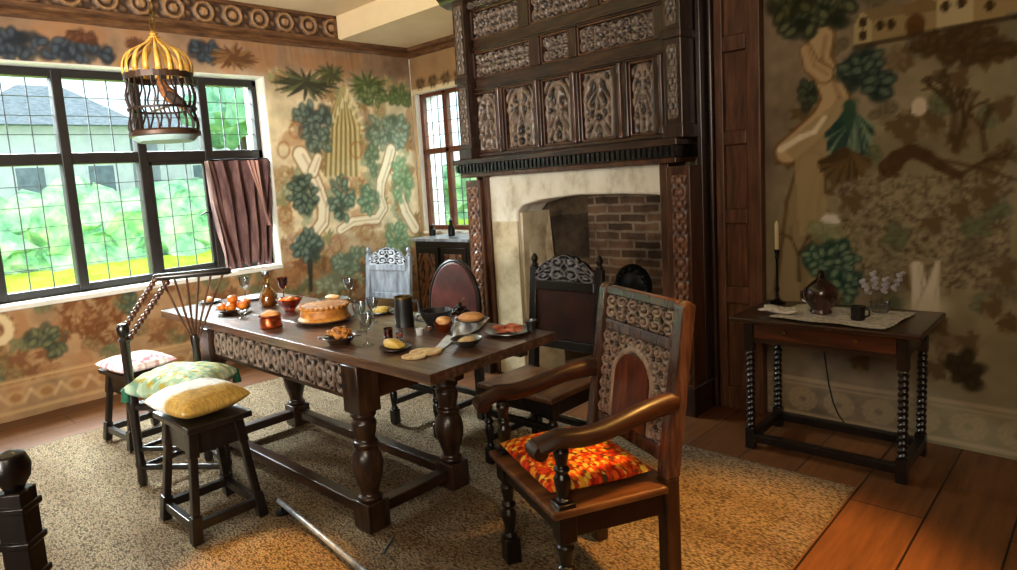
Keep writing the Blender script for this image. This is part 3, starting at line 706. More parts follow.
# stone surround: lintel and left/right jambs
def surround():
    b = MB(); y0, y1 = -.19, .12
    xl, xr = -3.39-OX, -1.93-OX; il, ir = -3.13-OX, -2.0-OX
    zt, zl = 1.52, 1.335
    pts = [(xl, zt), (xr, zt), (xr, zl)]
    arch = [(ir, zl), (ir-.25, zl+.015), (-2.62-OX, zl+.02), (il+.22, zl-.005), (il+.05, zl-.04), (il, zl-.09)]
    poly = [(xl, 0)] + [(xl, zt), (xr, zt), (xr, 0), (ir, 0)] + arch + [(il, 0)]
    b.prism([(x, y0, z) for x, z in poly], (0, y1-y0, 0))
    b.build('stone_surround', M['lintel'], fp, bevel=.015)
    MB().prism([(xl+.008, y0-.004, 0), (xl+.008, y0-.004, 1.18), (il+.0, y0-.004, 1.18), (il, y0-.004, 0)], (0, .02, 0)).build('jamb', M['stone'], fp, bevel=.006)
    b = MB().prism([(il, -.17, 0), (il+.012, -.17, 1.24), (il+.012, .15, 1.24), (il+.1, .15, 0)], (.02, 0, 0))
    b.build('jamb_lining', M['stone'], fp)
surround()
# firebox
b = MB().box((-3.12-OX, .52, 0), (-1.93-OX, .6, 1.46)); b.build('firebox_back', M['brick'], fp)
b = MB(); b.prism([(-3.12-OX, .1, 0), (-3.0-OX, .52, 0), (-3.0-OX, .52, 1.46), (-3.12-OX, .1, 1.46)], (-.02, 0, 0)); b.build('firebox_side', M['brickside'], fp)
b = MB(); b.prism([(-1.93-OX, .1, 0), (-2.0-OX, .52, 0), (-2.0-OX, .52, 1.46), (-1.93-OX, .1, 1.46)], (.02, 0, 0)); b.build('firebox_side', M['brickside'], fp)
b = MB().box((-3.15-OX, -.17, .0), (-1.95-OX, .55, .03)); b.build('hearthstone', M['hearth'], fp)
# oak frame: lower pilasters
def oakbox(lo, hi, name='frame_rail', mat=None, bev=.006): return MB().box(lo, hi).build(name, mat or M['oak'], fp, bevel=bev)
for x0, x1, nm in ((-3.58, -3.43, 'l'), (-1.925, -1.775, 'r')):
    a, e = x0-OX, x1-OX
    pl = oakbox((a, -.25, 0), (e, .0, 1.5), 'pilaster', M['mid'])
    oakbox((a-.012, -.275, 0), (e+.012, 0, .18), 'pilaster_base').parent = fp
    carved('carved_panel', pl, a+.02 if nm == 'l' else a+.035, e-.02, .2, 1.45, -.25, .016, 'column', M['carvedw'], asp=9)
for x0, x1 in ((-3.43, -3.385), (-1.985, -1.925)):
    oakbox((x0-OX, -.215, 0), (x1-OX, .0, 1.52), 'jamb_moulding', M['mid'])
oakbox((-1.8-OX, -.1, 0), (-1.768-OX, 0.0, 2.9), 'side_stile'); oakbox((-3.6-OX, -.1, 0), (-3.58-OX, .0, 2.9), 'side_stile')
# mantel shelf with dentils
xa, xb = -3.655-OX, -1.825-OX
oakbox((xa+.03, -.255, 1.52), (xb-.03, 0, 1.555), 'shelf_moulding', M['mid']); oakbox((xa, -.30, 1.62), (xb, 0, 1.66), 'mantel_shelf', M['oakx'])
b = MB().box((xa+.02, -.26, 1.555), (xb-.02, 0, 1.62)); k = xa+.025
while k < xb-.04: b.prism([(k, -.292, 1.562), (k, -.292, 1.617), (k, -.26, 1.617), (k, -.26, 1.562)], (.02, 0, 0)); k += .036
b.build('dentil_band', M['black'], fp)
# overmantel back board and rails
xl, xr = -3.58-OX, -1.812-OX
oakbox((xl, -.14, 1.66), (xr, 0, 2.93), 'back_board', M['black'])
rows = dict(low=(1.70, 2.15), mid=(2.25, 2.44), top=(2.53, 2.74))
for z0, z1 in ((1.66, 1.70), (2.15, 2.25), (2.44, 2.53), (2.74, 2.80)):
    oakbox((xl+.12, -.19, z0), (xr-.1, -.1, z1), 'frame_rail', M['oakx'])
    oakbox((xl+.12, -.205, z0+.012), (xr-.1, -.18, z0+.03), 'rail_moulding', M['oakx'], .004)
def cell(x0, x1, z0, z1, kind, seed, mat='carved', asp=1.0):
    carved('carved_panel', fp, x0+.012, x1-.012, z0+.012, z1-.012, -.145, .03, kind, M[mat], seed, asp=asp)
    b = MB()
    for lo, hi in (((x0, -.185, z0), (x0+.014, -.14, z1)), ((x1-.014, -.185, z0), (x1, -.14, z1)), ((x0, -.185, z0), (x1, -.14, z0+.014)), ((x0, -.185, z1-.014), (x1, -.14, z1))): b.box(lo, hi)
    b.build('panel_bead', M['mid'], fp, bevel=.004)
px_low = [(476, 498), (505, 536), (543, 573), (581, 616), (630, 656)]
E_ = [(fx(a, 125, 3.72), fx(c_, 125, 3.72)) for a, c_ in px_low]
for i, (a, c_) in enumerate(E_): cell(a, c_, *rows['low'], 'arch', i)
edges = [xl+.12]+[q for e in E_ for q in e]+[xr-.1]
for i in range(0, len(edges), 2):
    if edges[i+1]-edges[i] > .01: oakbox((edges[i], -.2, 1.70), (edges[i+1], -.1, 2.15), 'muntin', M['oak'])
    if .03 < edges[i+1]-edges[i]:
        xm = (edges[i]+edges[i+1])/2
        MB().lathe([(.018, 0), (.018, .03), (.01, .05), (.016, .18), (.017, .25), (.01, .38), (.018, .41), (.018, .45)], (xm, -.2, 1.70), 12).build('colonnette', M['mid'], fp, True)
mids = [(473, 531), (541, 570), (578, 656)]; E2 = [(fx(a, 60, 3.72), fx(c_, 60, 3.72)) for a, c_ in mids]
for i, (a, c_) in enumerate(E2): cell(a, c_, *rows['mid'], 'spirals', 2, asp=(2, 1, 2.6)[i])
edges = [xl+.12]+[q for e in E2 for q in e]+[xr-.1]
for i in range(0, len(edges), 2): oakbox((edges[i], -.195, 2.25), (edges[i+1], -.1, 2.44), 'muntin', M['oak'])
tops = [(468, 519), (529, 590), (600, 656)]; E3 = [(fx(a, 15, 3.72), fx(c_, 15, 3.72)) for a, c_ in tops]
for i, (a, c_) in enumerate(E3): cell(a, c_, *rows['top'], 'spirals', 2, asp=2)
edges = [xl+.12]+[q for e in E3 for q in e]+[xr-.1]
for i in range(0, len(edges), 2): oakbox((edges[i], -.195, 2.53), (edges[i+1], -.1, 2.74), 'muntin', M['oak'])
# flanking pilasters of the overmantel
for a, e in ((xl-.01, xl+.105), (xr-.1, xr+.01)):
    pl = oakbox((a, -.265, 1.66), (e, 0, 2.82), 'pilaster', M['oak'])
    oakbox((a-.008, -.28, 1.66), (e+.008, 0, 1.74), 'pilaster_base'); oakbox((a-.008, -.28, 2.22), (e+.008, 0, 2.27), 'pilaster_block')
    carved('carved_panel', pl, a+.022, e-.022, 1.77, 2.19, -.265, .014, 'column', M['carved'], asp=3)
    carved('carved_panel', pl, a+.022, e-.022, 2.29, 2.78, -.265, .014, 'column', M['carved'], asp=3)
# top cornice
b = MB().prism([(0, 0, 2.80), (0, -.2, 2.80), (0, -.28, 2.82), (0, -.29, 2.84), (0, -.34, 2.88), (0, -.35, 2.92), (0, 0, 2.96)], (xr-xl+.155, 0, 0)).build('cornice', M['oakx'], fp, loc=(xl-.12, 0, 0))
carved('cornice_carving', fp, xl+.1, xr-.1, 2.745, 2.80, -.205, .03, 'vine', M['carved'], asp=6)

# fire basket with round finial inside the hearth
g = thing('fire_basket', 'black iron fire basket with round fireback in the brick hearth', 'fire basket', (pY(632, 287, 4.2).x, 4.1, .031))
MB().tube([(.27, .1, 0), (.27, .1, .4)], .014, 8).tube([(-.1, .1, 0), (-.1, .1, .4)], .014, 8).build('andiron', M['iron'], g, True)
b = MB()
for k in range(5): b.tube([(-.15, -.06+k*.05, .2), (.3, -.06+k*.05, .2)], .009, 6)
for k in range(10): b.tube([(-.13+k*.045, -.07, .2), (-.13+k*.045, -.09, .36)], .006, 6)
b.tube([(-.15, -.09, .36), (.3, -.09, .36)], .01, 6); b.build('basket', M['iron'], g, True)
b = MB().lathe([(.0, -.03), (.13, -.03), (.15, 0), (.13, .03), (.1, .025), (.07, .045), (.0, .05)], n=28, M_=Matrix.Translation((0, .12, .64)) @ Matrix.Rotation(PI/2, 4, 'X')); b.tube([(0, .12, 0), (0, .12, .52)], .025, 8)
for k in range(12): b.ball((.115*math.cos(k*PI/6), .09, .64+.115*math.sin(k*PI/6)), .022, n=8)
b.build('fireback', M['iron'], g, True)

# ---- oak panelling to the right of the chimneypiece
pn = thing('wood_panelling', 'tall brown oak wall panelling between chimneypiece and tapestry', 'panelling', (-1.6, 3.9, 0))
b = MB()
b.box((-.135, 0, 0), (-.085, .065, 2.95)); b.box((.045, 0, 0), (.125, .065, 2.95))
zs = [0, .14, .66, .76, 1.14, 1.225, 1.6, 1.68, 2.13, 2.22, 2.7, 2.95]
for i in range(0, 12, 2): b.box((-.085, .0, zs[i]), (.045, .065, zs[i+1]))
b.build('frame', M['panel'], pn, bevel=.006)
for i in range(1, 11, 2): MB().box((-.09, .026, zs[i]-.005), (.05, .06, zs[i+1]+.005)).build('panel', M['panel'], pn, bevel=.01)
MB().box((-.16, -.03, 0), (-.137, 0.05, 2.95)).build('moulding', M['oak'], pn, bevel=.008)

# ================================================================ RUG
def rug():
    x0, x1, y0, y1 = -4.85, -.82, -1.6, 3.23; c = ((x0+x1)/2, (y0+y1)/2)
    nx, ny = 90, 110
    X, Y = np.meshgrid(np.linspace(x0, x1, nx)-c[0], np.linspace(y0, y1, ny)-c[1])
    Z = .013+.0025*np.sin(X*5)*np.sin(Y*4.3)+.001*np.sin(X*17+Y*9)
    Z[0, :] = Z[-1, :] = .001; Z[:, 0] = Z[:, -1] = .001
    o = gridmesh('rug', np.stack([X, Y, Z], -1), M['rug']); o.location = (c[0], c[1], 0)
    tag(o, 'large braided jute rug covering the floor under the dining table', 'rug')
rug()
RZ = .0178

# ================================================================ DINING TABLE
TX0, TX1, TY0, TY1, TZ = -4.39, -1.78, 1.56, 2.33, .80
tb = thing('refectory_table', 'long dark oak refectory table with bulbous turned legs laid with food', 'table', (-3.0, 1.95, RZ))
b = MB(); Z_ = TZ-RZ
for k in range(3):
    y0 = TY0-1.95+(TY1-TY0)*k/3; b.box((TX0+3.0, y0+.0004, Z_-.042), (TX1+3.0, y0+(TY1-TY0)/3-.0004, Z_))
b.build('tabletop', M['top'], tb, bevel=.002)
LX = (-3.72, -2.28); LY = (1.60, 2.10)
def turned_leg(x, y):
    b = MB(); s = .058
    b.box((x-s, y-s, 0), (x+s, y+s, .13)); b.box((x-s, y-s, .53), (x+s, y+s, Z_-.04))
    b.lathe([(.05, .13), (.056, .145), (.04, .16), (.042, .175), (.05, .2), (.066, .25), (.071, .3), (.062, .345), (.046, .37), (.056, .38), (.056, .395), (.042, .405), (.05, .44), (.056, .48), (.044, .5), (.058, .515), (.055, .53)], (x, y, 0), 24)
    return b
for x in LX:
    for y in LY: turned_leg(x+3.0, y-1.95).build('leg', M['oak'], tb, True, .005)
for y, f in ((LY[0], -1), (LY[1], 1)):
    ap = MB().box((LX[0]+3.058, y-1.95-.018, .57), (LX[1]+3-.058, y-1.95+.018, Z_-.042)).build('apron', M['oakx'], tb, bevel=.004)
    if f < 0: carved('carved_frieze', ap, LX[0]+3.07, LX[1]+3-.07, .59, .73, y-1.95-.02, .012, 'spirals', M['carved'], 1, asp=4, res=.006)
    MB().box((LX[0]+3.05, y-1.95-.032, .05), (LX[1]+3-.05, y-1.95+.032, .1)).build('stretcher', M['oakx'], tb, bevel=.006)
for x in LX:
    MB().box((x+3-.018, LY[0]-1.95+.05, .57), (x+3.018, LY[1]-1.95-.05, Z_-.042)).build('apron', M['oaky'], tb, bevel=.004)
    MB().box((x+3-.032, LY[0]-1.95+.05, .05), (x+3.032, LY[1]-1.95-.05, .1)).build('stretcher', M['oaky'], tb, bevel=.006)
for y in (-.2, .2): MB().bar((TX1+3-.42, y, Z_-.062), (TX1+3-.04, y, Z_-.058), .05, .035).build('leaf_bearer', M['oakx'], tb)

# ================================================================ CHAIRS
def turnprof(z0, z1, r):
    L = z1-z0
    return [(r*q, z0+L*t) for t, q in ((0, 1), (.04, 1.1), (.08, .7), (.12, .75), (.3, 1.05), (.42, 1.15), (.52, .75), (.56, 1.1), (.6, 1.1), (.64, .7), (.8, .95), (.9, 1.1), (.95, .75), (1, 1))]
def armchair():
    t = thing('armchair', 'carved oak armchair with arched panel back and orange cushion, right foreground', 'chair', (-1.34, 1.855, RZ), math.radians(-26))
    w, dp, sz = .27, .23, .44
    # front legs rise to the arms
    for s in (-1, 1):
        x = s*(w-.035)
        b = MB().box((x-.03, -dp+.01, 0), (x+.03, -dp+.07, .1)).lathe(turnprof(.1, .33, .027), (x, -dp+.04, 0), 16).box((x-.03, -dp+.01, .33), (x+.03, -dp+.07, .46)).lathe(turnprof(.46, .645, .024), (x, -dp+.04, 0), 16)
        b.build('leg', M['black'], t, True, .004)
        b = MB().bar((x, dp-.03, 0), (x, dp-.03, .46), .052, .055, (0, 1, 0)); b.build('leg', M['oak'], t, bevel=.005)
        st = MB().prism([(x-.026, dp-.058, .46), (x-.026, dp, .46), (x-.026, dp+.08, 1.03), (x-.026, dp+.05, 1.05), (x-.026, dp+.032, 1.03)], (.052, 0, 0)).build('back_stile', M['carvedst'], t, bevel=.006)
        MB().box((x-.016, -dp+.05, .34), (x+.016, dp-.03, .42)).build('seat_rail', M['black'], t, bevel=.004)
        # shaped arm
        xs = s*(w-.03); pts = []; L = dp+.03-(-dp-.06)
        for i in range(15):
            q = i/14; y = dp-.0-q*(L-.04); z = .715-.02*q-.026*math.sin(q*PI)+.014*math.sin(q*PI*2)
            if q > .86: z -= (q-.86)*.3
            pts.append((xs+s*.02*math.sin(q*PI), y, z))
        b = MB(); rings = []
        for i, p in enumerate(pts):
            q = i/14; ww = .03+.01*q; hh = .036-.006*q
            ring = [b.bm.verts.new((p[0]+ww*math.cos(2*PI*k/10), p[1], p[2]+hh*math.sin(2*PI*k/10))) for k in range(10)]
            rings.append(ring)
        for A, B in zip(rings, rings[1:]):
            for k in range(10): b.bm.faces.new((A[k], A[(k+1) % 10], B[(k+1) % 10], B[k]))
        b.bm.faces.new(rings[0][::-1]); b.bm.faces.new(rings[-1])
        e = pts[-1]; b.lathe([(.0, -.036), (.024, -.034), (.028, 0), (.024, .034), (0, .036)], n=14, M_=Matrix.Translation((e[0], e[1]+.006, e[2]-.008)) @ Matrix.Rotation(PI/2, 4, 'Y'))
        b.build('arm', M['arm'], t, True)
    MB().box((-w+.05, -dp+.025, .34), (w-.05, -dp+.055, .42)).build('seat_rail', M['black'], t, bevel=.004)
    MB().box((-w+.05, dp-.05, .34), (w-.05, dp-.02, .42)).build('seat_rail', M['black'], t, bevel=.004)
    MB().box((-w-.005, -dp-.015, .42), (w+.005, dp-.055, .445)).box((-w+.07, dp-.06, .42), (w-.07, dp-.01, .445)).build('seat', M['seat'], t, bevel=.008)
    # leaning back: built upright then sheared
    sh = lambda o: [setattr(v, 'co', Vector((v.co.x, v.co.y+(v.co.z-.46)*.14, v.co.z))) for v in o.data.vertices]
    xi = w-.06; yb = dp-.03
    for z0, z1 in ((.50, .55), (.875, .915), (1.01, 1.04)):
        o = MB().box((-xi, yb-.012, z0), (xi, yb+.02, z1)).build('back_rail', M['carvedst'], t, bevel=.004); sh(o)
    o = carved('carved_cresting', t, -xi, xi, .915, 1.01, yb, .012, 'spirals', M['carvedsheen'], 2, asp=1.5, res=.004); sh(o)
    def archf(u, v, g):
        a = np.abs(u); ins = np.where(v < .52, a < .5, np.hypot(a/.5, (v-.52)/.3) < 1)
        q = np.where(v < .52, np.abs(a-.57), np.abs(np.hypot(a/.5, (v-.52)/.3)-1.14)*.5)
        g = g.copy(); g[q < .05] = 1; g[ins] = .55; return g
    o = carved('carved_panel', t, -xi, xi, .55, .875, yb, .014, 'spirals', M['carvedsheen'], 7, asp=2, res=.005, arch=archf); sh(o)
    # smooth arched centre field
    pts = [(-.5*xi, .553)]+[(-.5*xi*math.cos(q), .55+.325*(.52+.3*math.sin(q))) for q in np.linspace(0, PI, 18)]+[(.5*xi, .553)]
    o = MB().prism([(x, yb-.016, z) for x, z in pts], (0, .006, 0)).build('centre_panel', M['field'], t); sh(o)
    return t
M['carvedst'] = noisy('polished oak back', ['#2c1a13', '#4a2f24', '#694a3c'], 6, (6, 6, .8), .26, bump=.1, coat=.5)
M['field'] = noisy('red brown oak field', ['#3c1a0d', '#5e2c17', '#7c4124'], 5, (5, 5, .8), .28, bump=.1, coat=.3)
ach = armchair()

def pillow(name, sx, sy, h, mat, colf=None, n=34):
    u, v = np.meshgrid(np.linspace(-1, 1, n), np.linspace(-1, 1, n))
    e = np.maximum(0, (1-u**4)*(1-v**4))**.5; k = 1-.09*(1-np.abs(u)**3)*(v**2)-.0; k2 = 1-.09*(1-np.abs(v)**3)*(u**2)
    X = u*sx/2*k; Y = v*sy/2*k2; wr = .05*np.sin(u*9+v*4)*np.sin(v*7-u*3)
    T = np.stack([X, Y, h*.5+h*.5*e*(1+wr)], -1); B = np.stack([X, Y, h*.5-h*.46*e], -1)
    me_p = np.concatenate([T.reshape(-1, 3), B.reshape(-1, 3)])
    idx = np.arange(n*n).reshape(n, n); q = np.stack([idx[:-1, :-1], idx[:-1, 1:], idx[1:, 1:], idx[1:, :-1]], -1).reshape(-1, 4)
    faces = np.concatenate([q, q[:, ::-1]+n*n]).tolist(); ed = list(idx[0])+list(idx[1:, -1])+list(idx[-1, -2::-1])+list(idx[-2:0:-1, 0])
    for i in range(len(ed)): a, c_ = ed[i], ed[(i+1) % len(ed)]; faces.append([int(c_), int(a), int(a)+n*n, int(c_)+n*n])
    me = bpy.data.meshes.new(name); me.from_pydata(me_p.tolist(), [], [list(map(int, f)) for f in faces])
    me.polygons.foreach_set('use_smooth', [True]*len(me.polygons))
    bm = bmesh.new(); bm.from_mesh(me); bmesh.ops.recalc_face_normals(bm, faces=bm.faces); bm.to_mesh(me); bm.free()
    if colf is not None:
        c = colf(u, v); c = np.concatenate([c.reshape(-1, 3)]*2); a = me.color_attributes.new('Col', 'FLOAT_COLOR', 'POINT')
        a.data.foreach_set('color', np.concatenate([lin(c), np.ones((len(c), 1))], 1).astype(np.float32).ravel())
    me.materials.append(mat); o = bpy.data.objects.new(name, me); COL.objects.link(o); return o
def pattern(cols, seed, n, r):
    def f(u, v):
        R = np.random.RandomState(seed); rgb = [Canvas.rgb(c) for c in cols]; c = np.tile(rgb[0], u.shape+(1,))
        for k in range(n):
            x, y = R.uniform(-1, 1, 2); m_ = np.hypot((u-x), (v-y)*R.uniform(.8, 1.3)) < r*R.uniform(.5, 1.2); c[m_] = rgb[1+R.randint(len(rgb)-1)]
        return c
    return f
fab = vcol('patterned fabric', .85, .25, 200)
cu = pillow('cushion', .44, .37, .075, fab, pattern(['#b52a0c', '#e0581a', '#e8962a', '#e9c24a', '#8f1d0a', '#d8401a', '#4c3a1c'], 4, 1500, .045), 90)
cu.parent = None; cu.matrix_world = Matrix.Translation((-1.36, 1.83, RZ+.446)) @ Matrix.Rotation(math.radians(-27), 4, 'Z')
tag(cu, 'flat orange and red floral cushion on the seat of the carved armchair', 'cushion', 'seat cushions')

def side_chair(label, loc, rz, style, wood, seatmat, backmat, crest, w=.22, dp=.21, ztop=1.02):
    t = thing('side_chair', label, 'chair', loc, rz, 'carved side chairs around the table')
    for s in (-1, 1):
        x = s*(w-.025)
        MB().box((x-.024, -dp, 0), (x+.024, -dp+.048, .09)).lathe(turnprof(.09, .33, .022), (x, -dp+.024, 0), 14).box((x-.024, -dp, .33), (x+.024, -dp+.048, .42)).build('leg', wood, t, True, .004)
        b = MB().bar((x, dp-.024, 0), (x, dp-.024, .44), .046, .048, (0, 1, 0)); (b if style != 'arched' else MB()).prism([(x-.022, dp-.046, .44), (x-.022, dp, .44), (x-.022, dp+.05, ztop-.06), (x-.022, dp+.015, ztop-.06)], (.044, 0, 0))
        if style != 'arched': b.lathe([(.018, 0), (.024, .012), (.012, .02), (.022, .045), (.014, .065), (.002, .075)], (x, dp+.032, ztop-.06), 12)
        b.build('back_leg', wood, t, True, .004)
        MB().box((x-.014, -dp+.02, .12), (x+.014, dp-.03, .155)).build('stretcher', wood, t, bevel=.004)
        MB().box((x-.014, -dp+.03, .34), (x+.014, dp-.03, .41)).build('seat_rail', wood, t, bevel=.004)
    for y, z in ((-dp+.024, .26), (dp-.024, .14)): MB().box((-w+.03, y-.014, z), (w-.03, y+.014, z+.035)).build('stretcher', wood, t, bevel=.004)
    for y in (-dp+.024, dp-.024): MB().box((-w+.03, y-.014, .34), (w-.03, y+.014, .41)).build('seat_rail', wood, t, bevel=.004)
    MB().box((-w-.008, -dp-.02, .415), (w+.008, dp-.05, .44)).build('seat', seatmat, t, bevel=.01)
    sh = lambda o: [setattr(v, 'co', Vector((v.co.x, v.co.y+(v.co.z-.44)*.085, v.co.z))) for v in o.data.vertices]
    yb = dp-.022; xi = w-.045
    if style == 'arched':
        xi = w-.012
        pts = [(-xi, .56)]+[(-xi*math.cos(q), ztop-.3+.29*math.sin(q)) for q in np.linspace(0, PI, 22)]+[(xi, .56)]
        sh(MB().prism([(x, yb-.02, z) for x, z in pts], (0, .03, 0)).build('back_panel', backmat, t, bevel=.012))
        b = MB().tube([(x*1.04, yb-.005, z+.006) for x, z in pts], .013, 8); o = b.build('back_hoop', wood, t, True); sh(o)
        sh(MB().box((-xi, yb-.012, .52), (xi, yb+.02, .56)).build('back_rail', wood, t, bevel=.004))
    else:
        for z0, z1 in ((.55, .60), (ztop-.18, ztop-.13)): sh(MB().box((-xi, yb-.014, z0), (xi, yb+.02, z1)).build('back_rail', wood, t, bevel=.004))
        sh(MB().box((-xi, yb-.004, .60), (xi, yb+.014, ztop-.18)).build('back_panel', backmat, t, bevel=.004))
        # scrolled, pierced cresting
        nu, nv = 90, 44; u, v = np.meshgrid(np.linspace(-1, 1, nu), np.linspace(0, 1, nv)); g = carve(nu, nv, 'spirals', 2, 1.0)
        top = .04+.095*np.cos(u*PI/2)**.8+.008*np.abs(np.cos(u*9))
        sgrid = np.stack([u*xi, yb-.012*g-.004, ztop-.13+v*top], -1); o = gridmesh('cresting', sgrid, crest, t, relief=g); sh(o)
        o = gridmesh('cresting_back', np.stack([u*xi, np.full(u.shape, yb+.012), ztop-.13+v*top], -1), wood, t); sh(o)
    return t
side_chair('dark oak side chair with plain panel back and scrolled crest before the fireplace', (-2.09, 2.60, RZ), 0, 'panel', M['black'], M['seat'], M['leatherd'], M['carveddark'], w=.235, dp=.22, ztop=1.045)
side_chair('side chair with rounded red brown leather back, beside dark cabinet', (-2.98, 2.66, RZ), 0, 'arched', M['black'], M['leather'], M['leather'], M['carved'], w=.225, dp=.21, ztop=.99)
side_chair('side chair coloured grey for window glare, with carved crest, against the leafy window wall', (-4.28, 3.2, RZ), math.radians(12), 'panel', M['glaregrey'], M['glaregrey'], M['glaregrey'], M['carvedglare'], w=.24, dp=.21, ztop=.965)

# turned triangular armchair on the left
def turned_chair():
    t = thing('turned_chair', 'three-posted turned armchair with bobbin arms by the window, left of table', 'chair', (-3.5, 1.3, RZ))
    o = Vector((-3.5, 1.3, 0)); A, B, C_ = Vector((-3.6, 1.08, 0))-o, Vector((-3.22, 1.38, 0))-o, Vector((-3.64, 1.46, 0))-o
    P1, P2 = Vector((-3.66, 1.30, 1.08))-o, Vector((-3.47, 1.62, 1.08))-o
    MB().lathe([(.02, 0), (.026, .03), (.022, .1), (.028, .12), (.022, .14), (.024, .4), (.03, .43), (.03, .47), (.022, .5), (.024, .78), (.032, .79), (.02, .805), (.03, .83), (.032, .855), (.022, .875), (.002, .88)], A, 16).build('leg', M['black'], t, True)
    MB().lathe([(.02, 0), (.026, .03), (.022, .1), (.028, .12), (.022, .14), (.024, .4), (.03, .43), (.026, .47), (.002, .475)], B, 16).build('leg', M['black'], t, True)
    MB().lathe([(.024, 0), (.026, .03), (.022, .1), (.028, .12), (.022, .14), (.026, .45), (.020, .66), (.026, .7), (.022, .73), (.002, .74)], C_, 16).build('leg', M['black'], t, True)
    def bob(p, q, r, n, nm, mt):
        p, q = Vector(p), Vector(q); k = n*6; pts = [p+(q-p)*(i/k) for i in range(k+1)]
        MB().tube(pts, [r*(.62+.45*abs(math.sin(PI*i/6))) for i in range(k+1)], 10).build(nm, mt, t, True)
    z = lambda v, h: Vector((v.x, v.y, h))
    for p, q in ((A, B), (A, C_), (B, C_)):
        for h, r in ((.10, .016), (.2, .013)): MB().tube([z(p, h), z(q, h)], r, 10).build('stretcher', M['black'], t, True)
        MB().tube([z(p, .43), z(q, .43)], .02, 10).build('seat_rail', M['black'], t, True)
    MB().prism([z(A*.93, .425), z(B*.93, .425), z(C_*.93, .425)], (0, 0, .022)).build('seat', M['seat'], t, bevel=.004)
    MB().tube([P1+(P1-P2)*.04, P1, P2, P2+(P2-P1)*.04], [.014, .02, .02, .014], 12).build('top_rail', M['black'], t, True)
    bob(z(A, .84), P1, .016, 12, 'arm', M['mid']); bob(z(A, .76), P1+(P2-P1)*.16-Vector((0, 0, .02)), .016, 13, 'arm', M['mid'])
    for k in range(6):
        q = (k-2.5)/2.5; MB().tube([P1+(P2-P1)*(.5+.44*q), z(C_, .72-.02*abs(q))+(P2-P1)*.04*q], .0065, 8).build('back_spindle', M['mid'], t, True)
    return t
turned_chair()

def stool(label, loc, rz, h=.53):
    t = thing('joint_stool', label, 'stool', loc, rz, 'joint stools')
    MB().box((-.2, -.15, h-.028), (.2, .15, h)).build('seat', M['black'], t, bevel=.006)
    b0, b1 = (.172, .158), (.125, .1)
    P = lambda sx, sy, z: Vector((sx*(b0[0]+(b1[0]-b0[0])*z/h), sy*(b0[1]+(b1[1]-b0[1])*z/h), z))
    for sx in (-1, 1):
        for sy in (-1, 1):
            b = MB().bar(P(sx, sy, .003), P(sx, sy, .12), .045, .045, (0, 1, 0)); b.bar(P(sx, sy, .12), P(sx, sy, h-.15), .034, .034, (0, 1, 0)); b.bar(P(sx, sy, h-.15), P(sx, sy, h-.028), .045, .045, (0, 1, 0)); b.build('leg', M['black'], t, bevel=.004)
    for s in (-1, 1):
        MB().bar(P(-1, s, h-.085), P(1, s, h-.085), .02, .11).build('apron', M['black'], t); MB().bar(P(s, -1, h-.085), P(s, 1, h-.085), .02, .11).build('apron', M['black'], t)
        MB().bar(P(-1, s, .075), P(1, s, .075), .03, .04).build('stretcher', M['black'], t, bevel=.003); MB().bar(P(s, -1, .075), P(s, 1, .075), .03, .04).build('stretcher', M['black'], t, bevel=.003)
    return t
stool('black joint stool with splayed legs and cream cushion, nearest left foreground', (-2.94, 1.17, RZ), 0, .52)
stool('black joint stool with pink patterned cushion behind the table beneath the window', (-4.35, 1.35, RZ), .1, .46)
def two_tone(u, v):
    a, b_ = Canvas.rgb('#d9d3cd'), Canvas.rgb('#a5803c'); k = np.clip((u-.2-.25*v)*5, 0, 1)[..., None]; R = np.random.RandomState(2)
    return (a*(1-k)+b_*k)*(.85+.3*R.rand(*u.shape)[..., None])
cu = pillow('cushion', .36, .33, .12, fab, two_tone, 50); cu.matrix_world = Matrix.Translation((-2.955, 1.165, RZ+.522)) @ Matrix.Rotation(.12, 4, 'Z')
tag(cu, 'plump cream and mustard cushion on the joint stool in front', 'cushion', 'seat cushions')
for q in (-1, 1): MB().tube([(-.175, q*.162, .06), (-.09, q*.152, .06), (0, q*.149, .06), (.09, q*.152, .06), (.175, q*.162, .06)], .005, 6).build('piping', M['wick'], cu, True)
cu = pillow('cushion', .46, .38, .15, fab, pattern(['#8ea589', '#b4b98f', '#6c8f7c', '#c9b76c', '#a6b6a0', '#9a8a3c', '#d0cba6'], 9, 420, .07), 60)
cu.matrix_world = Matrix.Translation((-3.50, 1.31, RZ+.455)) @ Matrix.Rotation(.55, 4, 'Z')
tag(cu, 'sage green and yellow tapestry cushion with green tassels on turned chair', 'cushion', 'seat cushions')
for sx, sy in ((-1, -1), (1, -1), (1, 1), (-1, 1)):
    MB().lathe([(.008, .03), (.018, .02), (.016, .005), (.022, -.02), (.024, -.045), (.0, -.046)], (sx*.215, sy*.175, .06), 12).build('tassel', M['green'], cu, True)
cu = pillow('cushion', .40, .34, .08, fab, pattern(['#c99a98', '#e2cfca', '#a85f66', '#d8b7b2', '#efe6e0'], 11, 300, .09), 40)
cu.matrix_world = Matrix.Translation((-4.33, 1.35, RZ+.46)) @ Matrix.Rotation(.1, 4, 'Z'); tag(cu, 'pink and white patterned cushion partly hidden behind the green cushion', 'cushion', 'seat cushions')

